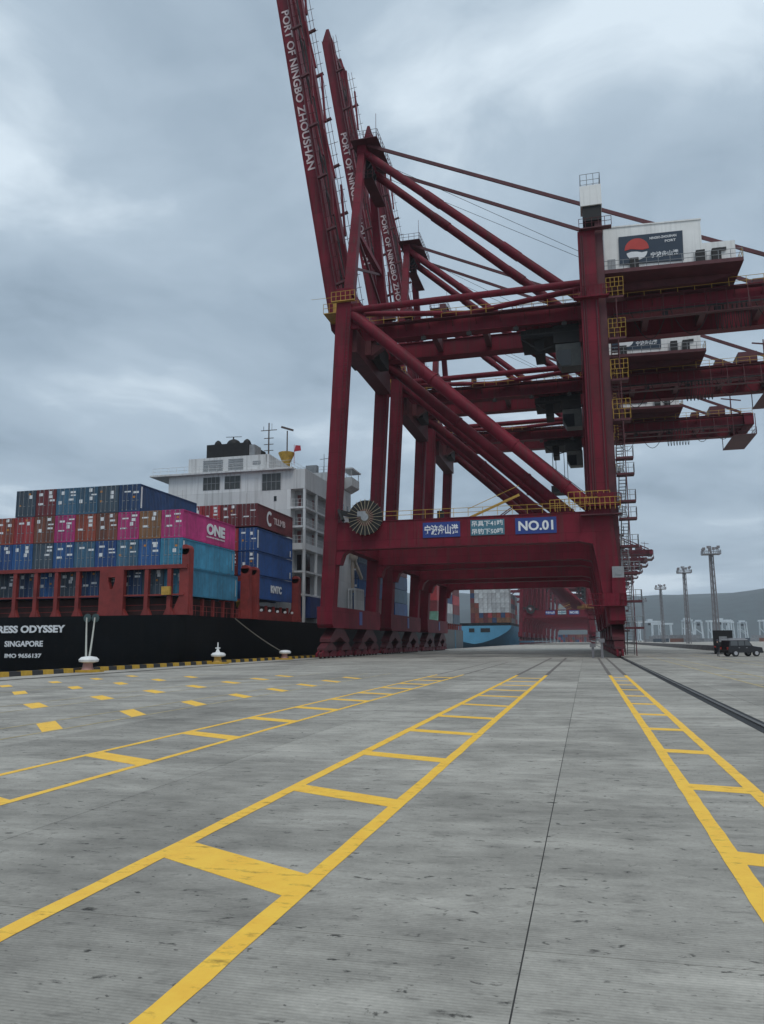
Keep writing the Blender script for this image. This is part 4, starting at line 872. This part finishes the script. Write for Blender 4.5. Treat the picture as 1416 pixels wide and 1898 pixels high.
def rope(p0, p1, sag, label, m, r=0.07):
    p0, p1 = Vector(p0), Vector(p1); pts = []
    for i in range(17):
        f = i / 16; q = p0.lerp(p1, f); q.z -= sag * 4 * f * (1 - f); pts.append(tuple(q))
    MB().path(pts, r, 6).build('mooring_rope', m, None, label=label, cat='rope')
rope((-47.3, SYT - 0.1, 4.35), (QX + 0.75, 46.9, 0.75), 0.25, 'pale mooring rope from the round fairlead nearer the ship name', ROPE)
rope((-46.4, SYT - 0.1, 4.35), (QX + 0.95, 46.9, 0.75), 0.3, 'pale mooring rope from the round fairlead under the red panel', ROPE)
rope((-37.4, SYT + 12.5, 4.5), (QX + 0.9, 82.4, 0.75), 0.2, 'dark mooring rope slanting down across the black hull side', ROPED)

# ------------------------------------------------------------------ grey ship and pale blue ship further along
s2 = thing('container_ship', (-46, 203, 0), 'small grey-hulled container ship moored ahead of the black ship', 'ship')
def S2(mb, name, m): o = mb.build(name, m, s2); o.location = (46, -203, 0); return o
S2(hull_mesh(-37.2, -46, 203, 246, 268, [(-7, 5, 0.6, -8), (-4.6, 2, 0.86, -6), (-1.5, 0.8, 0.97, -3), (DZ + 0.6, 0, 1.0, 4)]), 'hull', HGREY)
S2(MB().box(-37.32, -37.1, 232.0, 233.2, -2, 5.1), 'draught_stripe', mat('stripe_blue', (0.03, 0.16, 0.25), 0.5))
for k in range(14): S2(MB().box(-37.7, -37.4, 204.5 + k * 3.2, 204.9 + k * 3.2, 5.1, 6.9), 'lashing_post', LASH)
S2(MB().box(-54, -38.6, 204, 246, 5.1, 6.4), 'hatch_coaming', DECK)
c2c = [['green', 'maroon', 'red', 'red'], ['grey', 'white', 'navy', 'white'], ['slate', 'maroon', 'red', 'maroon']]
for b, cs in enumerate(c2c):
    for q, c in enumerate(cs):
        container(-37.4 - CW, 205 + b * 13.2, 6.9 + q * 2.8, c, f'{CWORD[c]} container on the grey ship, {ORD[b]} bay from its stern, {TIER[q]}', False, 'containers on the grey ship')
        if q == 3 and b == 2: container(-37.4 - CW, 205 + b * 13.2, 6.9 + 4 * 2.8, 'red', 'bright red container standing one tier above the rest on the grey ship', False, 'containers on the grey ship')
s3 = thing('container_ship', (-61, 450, 0), 'pale blue container ship seen stern-on under a wall of white containers', 'ship')
def S3(mb, name, m): o = mb.build(name, m, s3); o.location = (61, -450, 0); return o
hb3 = MB(); XC3 = -61.0
lv = [(0.3, 0.4, 12.0), (1.2, 5.0, 15.5), (2.6, 9.5, 18.0), (4.5, 14.0, 19.6), (6.8, 18.0, 20.5), (8.6, 20.2, 20.8), (10.4, 20.8, 21.0)]
secs = [(450, 0), (466, 0.5), (485, 1.0), (640, 1.0)]
for yy, f in secs:
    ring = []
    for z, a, b_ in lv: ring.append((XC3 + a + (b_ - a) * f + (21 - b_) * max(0, f - 0.5) * 2, yy, z - (5 * f if z < 3 else 0)))
    for z, a, b_ in reversed(lv): ring.append((XC3 - (a + (b_ - a) * f), yy, z - (5 * f if z < 3 else 0)))
    hb3.v += ring
n3 = len(lv) * 2
for k in range(len(secs) - 1):
    for i in range(n3): j = (i + 1) % n3; hb3.f.append((k * n3 + i, k * n3 + j, (k + 1) * n3 + j, (k + 1) * n3 + i))
hb3.f.append(tuple(range(n3))); hb3.f.append(tuple(reversed(range((len(secs) - 1) * n3, len(secs) * n3))))
S3(hb3, 'hull', HBLUE)
S3(MB().box(-57.5, -52.2, 449.85, 450.1, 6.8, 9.0), 'mooring_opening', BLK); S3(MB().box(-64, -61, 449.85, 450.1, 6.8, 9.0), 'mooring_opening', BLK)
S3(MB().box(-80, -41, 451, 630, 10.4, 12.0), 'deck_edge', HULL)
for k in range(9):
    for t in range(8):
        c = 'white' if (t > 1 and k < 7) or (t > 3 and k == 7) else crnd.choice(['maroon', 'rust', 'red', 'navy', 'brown'])
        if t == 0 and k < 3: c = 'gold'
        container(-41.3 - CW - k * 2.45, 452, 12.1 + t * 2.8, c, f'{CWORD[c]} container, pale blue ship stern, {ORD[k]} from the quay, {ORD[t]} tier up', False, 'containers on the pale blue ship')
for b in range(3):
    for t in range(6): 
        c = crnd.choice(['slate', 'maroon', 'grey', 'red']); container(-41.3 - CW, 466 + b * 14, 12.1 + t * 2.8, c, f'{CWORD[c]} container, pale blue ship side, {ORD[b + 1]} bay from the stern, {ORD[t]} tier up', False, 'containers on the pale blue ship')

# ------------------------------------------------------------------ the yard on the land side
LAT = mat('mast_grey', (0.20, 0.19, 0.20), 0.6, 0.25, 1)
def light_tower(y, label, src=None):
    if src:
        o = copy_tree(src); o.location = (45, y, 0); tag(o, label); return o
    t = thing('light_tower', (45, y, 0), label, 'light tower', 'high floodlight towers along the container yard')
    h = 32.0
    for sx in (-1, 1):
        for sy in (-1, 1):
            MB().beam((sx * 0.95, sy * 0.95, 0), (sx * 0.65, sy * 0.65, h), 0.22, 0.22).build('mast_post', LAT, t)
    lat = MB()
    for k in range(13):
        z0, z1 = k * h / 13, (k + 1) * h / 13; r0, r1 = 0.95 - 0.3 * z0 / h, 0.95 - 0.3 * z1 / h
        for s in (-1, 1):
            lat.beam((-r0, s * r0, z0), (r1, s * r1, z1), 0.1, 0.1).beam((s * r0, -r0, z0), (s * r1, r1, z1), 0.1, 0.1)
            lat.beam((-r1, s * r1, z1), (r1, s * r1, z1), 0.1, 0.1).beam((s * r1, -r1, z1), (s * r1, r1, z1), 0.1, 0.1)
    lat.box(-0.35, 0.35, 0.2, 0.5, 0, h)
    lat.build('lattice', LAT, t)
    p = MB().box(-3.1, 3.1, -2.2, 2.2, h, h + 0.25).build('platform', LAT, t)
    MB().rail([(-3.1, -2.2, h + 0.25), (3.1, -2.2, h + 0.25), (3.1, 2.2, h + 0.25), (-3.1, 2.2, h + 0.25), (-3.1, -2.2, h + 0.25)], 1.2, 1.2, 0.06).build('railing', LAT, p)
    MB().beam((0, 0, h), (0, 0, h + 3.2), 0.4, 0.4).build('mast_head', LAT, t)
    for k, (x, y_) in enumerate(((-2.6, -2), (-1.1, -2.1), (0.6, -2.1), (2.3, -2), (-2.4, 2), (2.4, 2), (0, 2))):
        MB().beam((x, y_, h + 0.3), (x, y_, h + 2.1 + 0.5 * (k % 2)), 0.14, 0.14).box(x - 0.5, x + 0.5, y_ - 0.25, y_ + 0.25, h + 1.6 + 0.5 * (k % 2), h + 2.5 + 0.5 * (k % 2)).build('floodlight', LAT, t)
    return t
lt = light_tower(305, 'tall lattice floodlight tower standing behind the parked off-road car')
light_tower(387, 'tall lattice floodlight tower, second from the parked off-road car', lt)
light_tower(509, 'tall lattice floodlight tower, third from the parked off-road car', lt)
light_tower(670, 'hazy lattice floodlight tower, fourth from the parked off-road car', lt)
light_tower(830, 'faint lattice floodlight tower, the one deepest in the haze', lt)

# low concrete barrier along the yard road
bar = thing('barrier', (20.6, 120, 0), 'long low dark concrete barrier between the apron and the yard', 'barrier')
BM = MB().prism([(-0.35, 0), (0.35, 0), (0.15, 0.85), (-0.15, 0.85)], 'y', 0, 5.8).mesh('barrier_block', mat('barrier_grey', (0.13, 0.115, 0.11), 0.8, 0.4, 0.5))
for k in range(60): obj('barrier_block', BM, bar, (0, 6.0 * k, 0))
# rubber-tyred gantry cranes in the yard
RTG = mat('yard_crane_pale', (0.50, 0.56, 0.60), 0.5, 0.1)
def yard_crane():
    t = thing('yard_crane', (0, 0, 0), '', 'yard crane', 'pale rubber-tyred yard cranes in the distance')
    for x in (-11.5, 11.5):
        for y in (-4.5, 4.5): MB().beam((x, y, 1.6), (x * 0.96, y * 0.8, 21), 1.0, 1.2).build('leg', RTG, t)
        MB().box(x - 0.9, x + 0.9, -6.5, 6.5, 1.0, 2.2).build('sill_beam', RTG, t)
        for y in (-5.5, -3.5, 3.5, 5.5): MB().tube((x - 0.4, y, 0.8), (x + 0.4, y, 0.8), 0.8, 0.8, 12).build('wheel', TYRE, t)
        MB().beam((x, -4.2, 8), (x, 4.2, 15), 0.5, 0.5).build('brace', RTG, t)
    for y in (-3.6, 3.6): MB().box(-13.5, 13.5, y - 0.7, y + 0.7, 20.6, 22.6).build('main_girder', RTG, t)
    MB().box(-2, 3, -3.4, 3.4, 22.6, 24.6).build('trolley', RTG, t)
    MB().box(-1, 1.4, -1.5, 1.5, 17.8, 20.4).build('operator_cab', GLS, t)
    return t
yc = yard_crane()
spots = [(68, 930, 0.2, 'just past the land-side stair tower'), (92, 1060, 0.1, 'in the hazy row behind the floodlight towers'), (104, 900, 1.57, 'turned end-on between two floodlight towers'), (128, 1000, 1.4, 'standing among grey container stacks'), (142, 940, 0.3, 'over the long grey stack of containers'), (160, 1000, 1.2, 'slanting beside the tallest floodlight tower'), (186, 1060, 1.5, 'behind the dark cargo truck'), (196, 950, 0.4, 'behind the parked off-road car'), (216, 1010, 0.5, 'above the red-roofed gatehouse')]
for k, (x, y, rz, l) in enumerate(spots):
    o = yc if k == 0 else copy_tree(yc); o.location = (x, y, 0); o.rotation_euler = (0, 0, rz); tag(o, 'pale yard crane ' + l)
yr = random.Random(11)
ORDX = ORD + ['eleventh', 'twelfth', 'thirteenth', 'fourteenth']
for k in range(26):
    x = 62 + (k % 13) * 9.5 + yr.random() * 3; y = 640 + (k // 13) * 150 + yr.random() * 60; n = yr.choice((1, 1, 2, 2))
    for q in range(n):
        c = yr.choice(['grey', 'grey', 'white', 'slate', 'grey', 'brown'])
        o = container(x, y, q * 2.77, c, f'{CWORD[c]} yard container, {ORDX[k % 13]} stack of the {"nearer" if k < 13 else "hazier"} row from the quay, {ORD[q]} tier', False, 'containers in the yard')
        o.rotation_euler = (0, 0, 1.35 + 0.05 * (k % 3))
er = random.Random(5)
for k in range(14):
    for q in range(3):
        c = er.choice(['maroon', 'maroon', 'red', 'brown', 'slate', 'navy']); o = container(-30 + k * 2.5, 905, q * 2.77, c, f'{CWORD[c]} container closing the apron past the distant cranes, {ORDX[k]} pile, {ORD[q]} tier', False, 'containers closing the far end of the apron')
gh = thing('gatehouse', (57, 268, 0), 'long low white building with a red roof beyond the barrier', 'building')
MB().box(0, 40, 0, 9, 0, 4.4).build('wall', WHT, gh)
MB().prism([(-0.8, 4.4), (40.8, 4.4), (40.8, 5.0), (39.5, 5.8), (0.5, 5.8), (-0.8, 5.0)], 'y', -0.8, 9.8).build('roof', mat('roof_red', (0.25, 0.05, 0.05), 0.7, 0.2), gh)
for k in range(9): MB().box(1.2 + k * 4.3, 4.2 + k * 4.3, -0.06, 0.0, 1.2, 2.9).build('window', GLS, gh)
MB().box(0, 40, -0.05, 0, 0.0, 0.9).build('plinth', mat('plinth_green', (0.10, 0.16, 0.14), 0.7), gh)

# ------------------------------------------------------------------ vehicles and person by the barrier
CARP = mat('car_black', (0.018, 0.018, 0.022), 0.25, 0.15, 1); CARS = mat('car_silver', (0.42, 0.42, 0.44), 0.35, 0.1, 1)
car = thing('car', (16.15, 93.6, 0), 'black off-road car with silver roof parked near the barrier', 'car', rz=R(24)); car.scale = (0.93, 0.93, 0.93)
body = MB().prism([(-2.1, 0.45), (2.1, 0.45), (2.15, 0.75), (2.1, 1.02), (1.15, 1.14), (0.95, 1.18), (-2.12, 1.18), (-2.18, 0.8)], 'y', -0.86, 0.86)
body.build('body', CARP, car)
MB().prism([(-2.05, 1.18), (0.98, 1.18), (0.42, 1.86), (-1.95, 1.86)], 'y', -0.78, 0.78).build('cabin', CARP, car)
MB().prism([(-2.0, 1.86), (0.44, 1.86), (0.3, 1.96), (-1.9, 1.96)], 'y', -0.76, 0.76).build('roof', CARS, car)
MB().prism([(1.12, 1.12), (2.08, 1.0), (2.08, 1.06), (1.15, 1.2)], 'y', -0.7, 0.7).build('bonnet', CARS, car)
for x0, x1, x2, x3 in ((-1.85, -0.95, -0.95, -1.8), (-0.85, -0.1, -0.1, -0.85), (0.0, 0.82, 0.38, 0.0)):
    for s in (-1, 1): MB().prism([(x0, 1.24), (x1, 1.24), (x2, 1.78), (x3, 1.78)], 'y', s * 0.79 - 0.008, s * 0.79 + 0.008).build('window', mat('car_glass', (0.10, 0.11, 0.12), 0.1, 0.1), car)
WT = MB().tube((0, -0.12, 0), (0, 0.12, 0), 0.39, 0.39, 20).mesh('wheel', TYRE); WR = MB().tube((0, -0.135, 0), (0, 0.135, 0), 0.22, 0.22, 14).mesh('rim', CARS)
for x in (-1.32, 1.32):
    for s in (-1, 1):
        w_ = obj('wheel', WT, car, (x, s * 0.78, 0.39)); obj('rim', WR, w_)
for s in (-1, 1):
    MB().box(2.1, 2.17, s * 0.6 - 0.16, s * 0.6 + 0.16, 0.72, 0.92).build('headlight', LET, car); MB().box(-2.2, -2.14, s * 0.66 - 0.1, s * 0.66 + 0.1, 0.8, 1.08).build('tail_light', LRED, car)
    for x in (-0.9, 0.05): MB().box(x, x + 0.16, s * 0.86 - 0.02, s * 0.86 + 0.02, 0.98, 1.02).build('door_handle', CARS, car)
MB().box(2.12, 2.24, -0.85, 0.85, 0.4, 0.62).box(-2.26, -2.14, -0.85, 0.85, 0.42, 0.62).build('bumper', BLK, car)
MB().rail([(-1.8, -0.6, 1.96), (0.2, -0.6, 1.96), (0.2, 0.6, 1.96), (-1.8, 0.6, 1.96), (-1.8, -0.6, 1.96)], 0.12, 0.7, 0.02).build('roof_rack', CARS, car)
tk = thing('cargo_truck', (16.6, 108, 0), 'dark box-bodied cargo truck parked behind the off-road car', 'truck', rz=R(-8))
MB().box(-1.15, 1.15, 0, 5.6, 1.0, 2.95).build('cargo_box', BLK, tk); MB().box(-1.02, 1.02, 5.75, 7.5, 0.6, 2.5).build('cab', CARP, tk)
MB().box(-0.45, 0.45, -0.03, 0, 1.5, 2.2).build('rear_panel', STEEL, tk); MB().box(-0.5, 0.5, 0.1, 7.2, 0.7, 1.0).build('chassis', BLK, tk)
for x in (-0.95, 0.95):
    for y in (1.2, 6.6): MB().tube((x - 0.15, y, 0.5), (x + 0.15, y, 0.5), 0.5, 0.5, 16).build('wheel', TYRE, tk)
    MB().box(x - 0.12, x + 0.12, -0.04, 0, 0.85, 1.0).build('tail_light', LRED, tk)
def person(x, y, rz):
    """standing figure grown from a joint skeleton"""
    J = [((0, 0, .98), .155, .11), ((0, 0, 1.2), .15, .105), ((0, 0, 1.40), .17, .10), ((0, 0, 1.50), .06, .06), ((0, 0.01, 1.60), .082, .095), ((0, 0.01, 1.70), .078, .09),
         ((.10, 0, .92), .09, .09), ((.11, .01, .50), .062, .062), ((.12, -.02, .09), .042, .045), ((.125, .12, .04), .045, .035),
         ((-.10, 0, .92), .09, .09), ((-.12, .03, .50), .062, .062), ((-.13, .0, .09), .042, .045), ((-.135, .14, .04), .045, .035),
         ((.20, 0, 1.40), .06, .06), ((.25, -.02, 1.13), .045, .045), ((.24, .10, .90), .035, .035), ((.235, .15, .82), .03, .02),
         ((-.20, 0, 1.40), .06, .06), ((-.26, -.02, 1.13), .045, .045), ((-.22, .14, .95), .035, .035), ((-.2, .2, .9), .03, .02)]
    E_ = [(0, 1), (1, 2), (2, 3), (3, 4), (4, 5), (0, 6), (6, 7), (7, 8), (8, 9), (0, 10), (10, 11), (11, 12), (12, 13), (2, 14), (14, 15), (15, 16), (16, 17), (2, 18), (18, 19), (19, 20), (20, 21)]
    me = bpy.data.meshes.new('person'); me.from_pydata([j[0] for j in J], E_, [])
    o = bpy.data.objects.new('person', me); col.objects.link(o)
    o.modifiers.new('skin', 'SKIN'); o.modifiers.new('sub', 'SUBSURF').render_levels = 1
    o.modifiers['sub'].levels = 1
    for v, j in zip(me.skin_vertices[0].data, J): v.radius = (j[1], j[2])
    me.skin_vertices[0].data[0].use_root = True
    dg = bpy.context.evaluated_depsgraph_get(); m2 = bpy.data.meshes.new_from_object(o.evaluated_get(dg)); bpy.data.objects.remove(o)
    m2.materials.clear(); m2.materials.append(mat('work_clothes', (0.02, 0.022, 0.03), 0.8, 0.3, 5)); m2.materials.append(mat('skin', (0.42, 0.26, 0.19), 0.6, 0.1)); m2.materials.append(mat('trousers_grey', (0.10, 0.10, 0.11), 0.8, 0.2))
    for p in m2.polygons:
        p.use_smooth = True; c = p.center
        p.material_index = 1 if (c.z > 1.49 and c.z < 1.66) or (abs(c.x) > 0.19 and c.z < 0.93 and c.z > 0.7) else (2 if c.z < 0.42 else 0)
    o = obj('person', m2, None, (x, y, 0.0), rz, 'person in dark work clothes standing at the rear of the off-road car', 'person')
    MB().lathe([(0.125, 1.66), (0.12, 1.74), (0.085, 1.81), (0.03, 1.84)], (0, 0.01, 0), 14).build('helmet', mat('helmet_dark', (0.03, 0.03, 0.05), 0.4), o)
person(13.6, 92.4, R(-60))
# cable guards and small fittings at the foot of the first land leg
for k, (x, y) in enumerate(((1.5, 85.6), (0.6, 86.8))):
    o = thing('power_post', (x, y, 0), ['pale grey power pit post beside the land-side crane foot', 'shorter grey power pit post beside the land-side crane foot'][k], 'post')
    MB().box(-0.12, 0.12, -0.12, 0.12, 0, 1.6 - 0.5 * k).build('shaft', LAT, o); MB().box(-0.3, 0.3, -0.2, 0.2, 1.6 - 0.5 * k, 2.0 - 0.5 * k).build('cable_box', LAT, o)

# ------------------------------------------------------------------ air
hz = MB().box(-7000, 7000, -700, 7000, -12, 420).build('haze', None, kind='stuff')
hm = bpy.data.materials.new('haze_air'); hm.use_nodes = True; ht = hm.node_tree; ht.nodes.clear()
ho = ht.nodes.new('ShaderNodeOutputMaterial'); hv = ht.nodes.new('ShaderNodeVolumePrincipled')
hv.inputs['Color'].default_value = (0.86, 0.92, 1.0, 1); hv.inputs['Density'].default_value = 0.00012
ht.links.new(hv.outputs[0], ho.inputs['Volume']); hz.data.materials.append(hm)
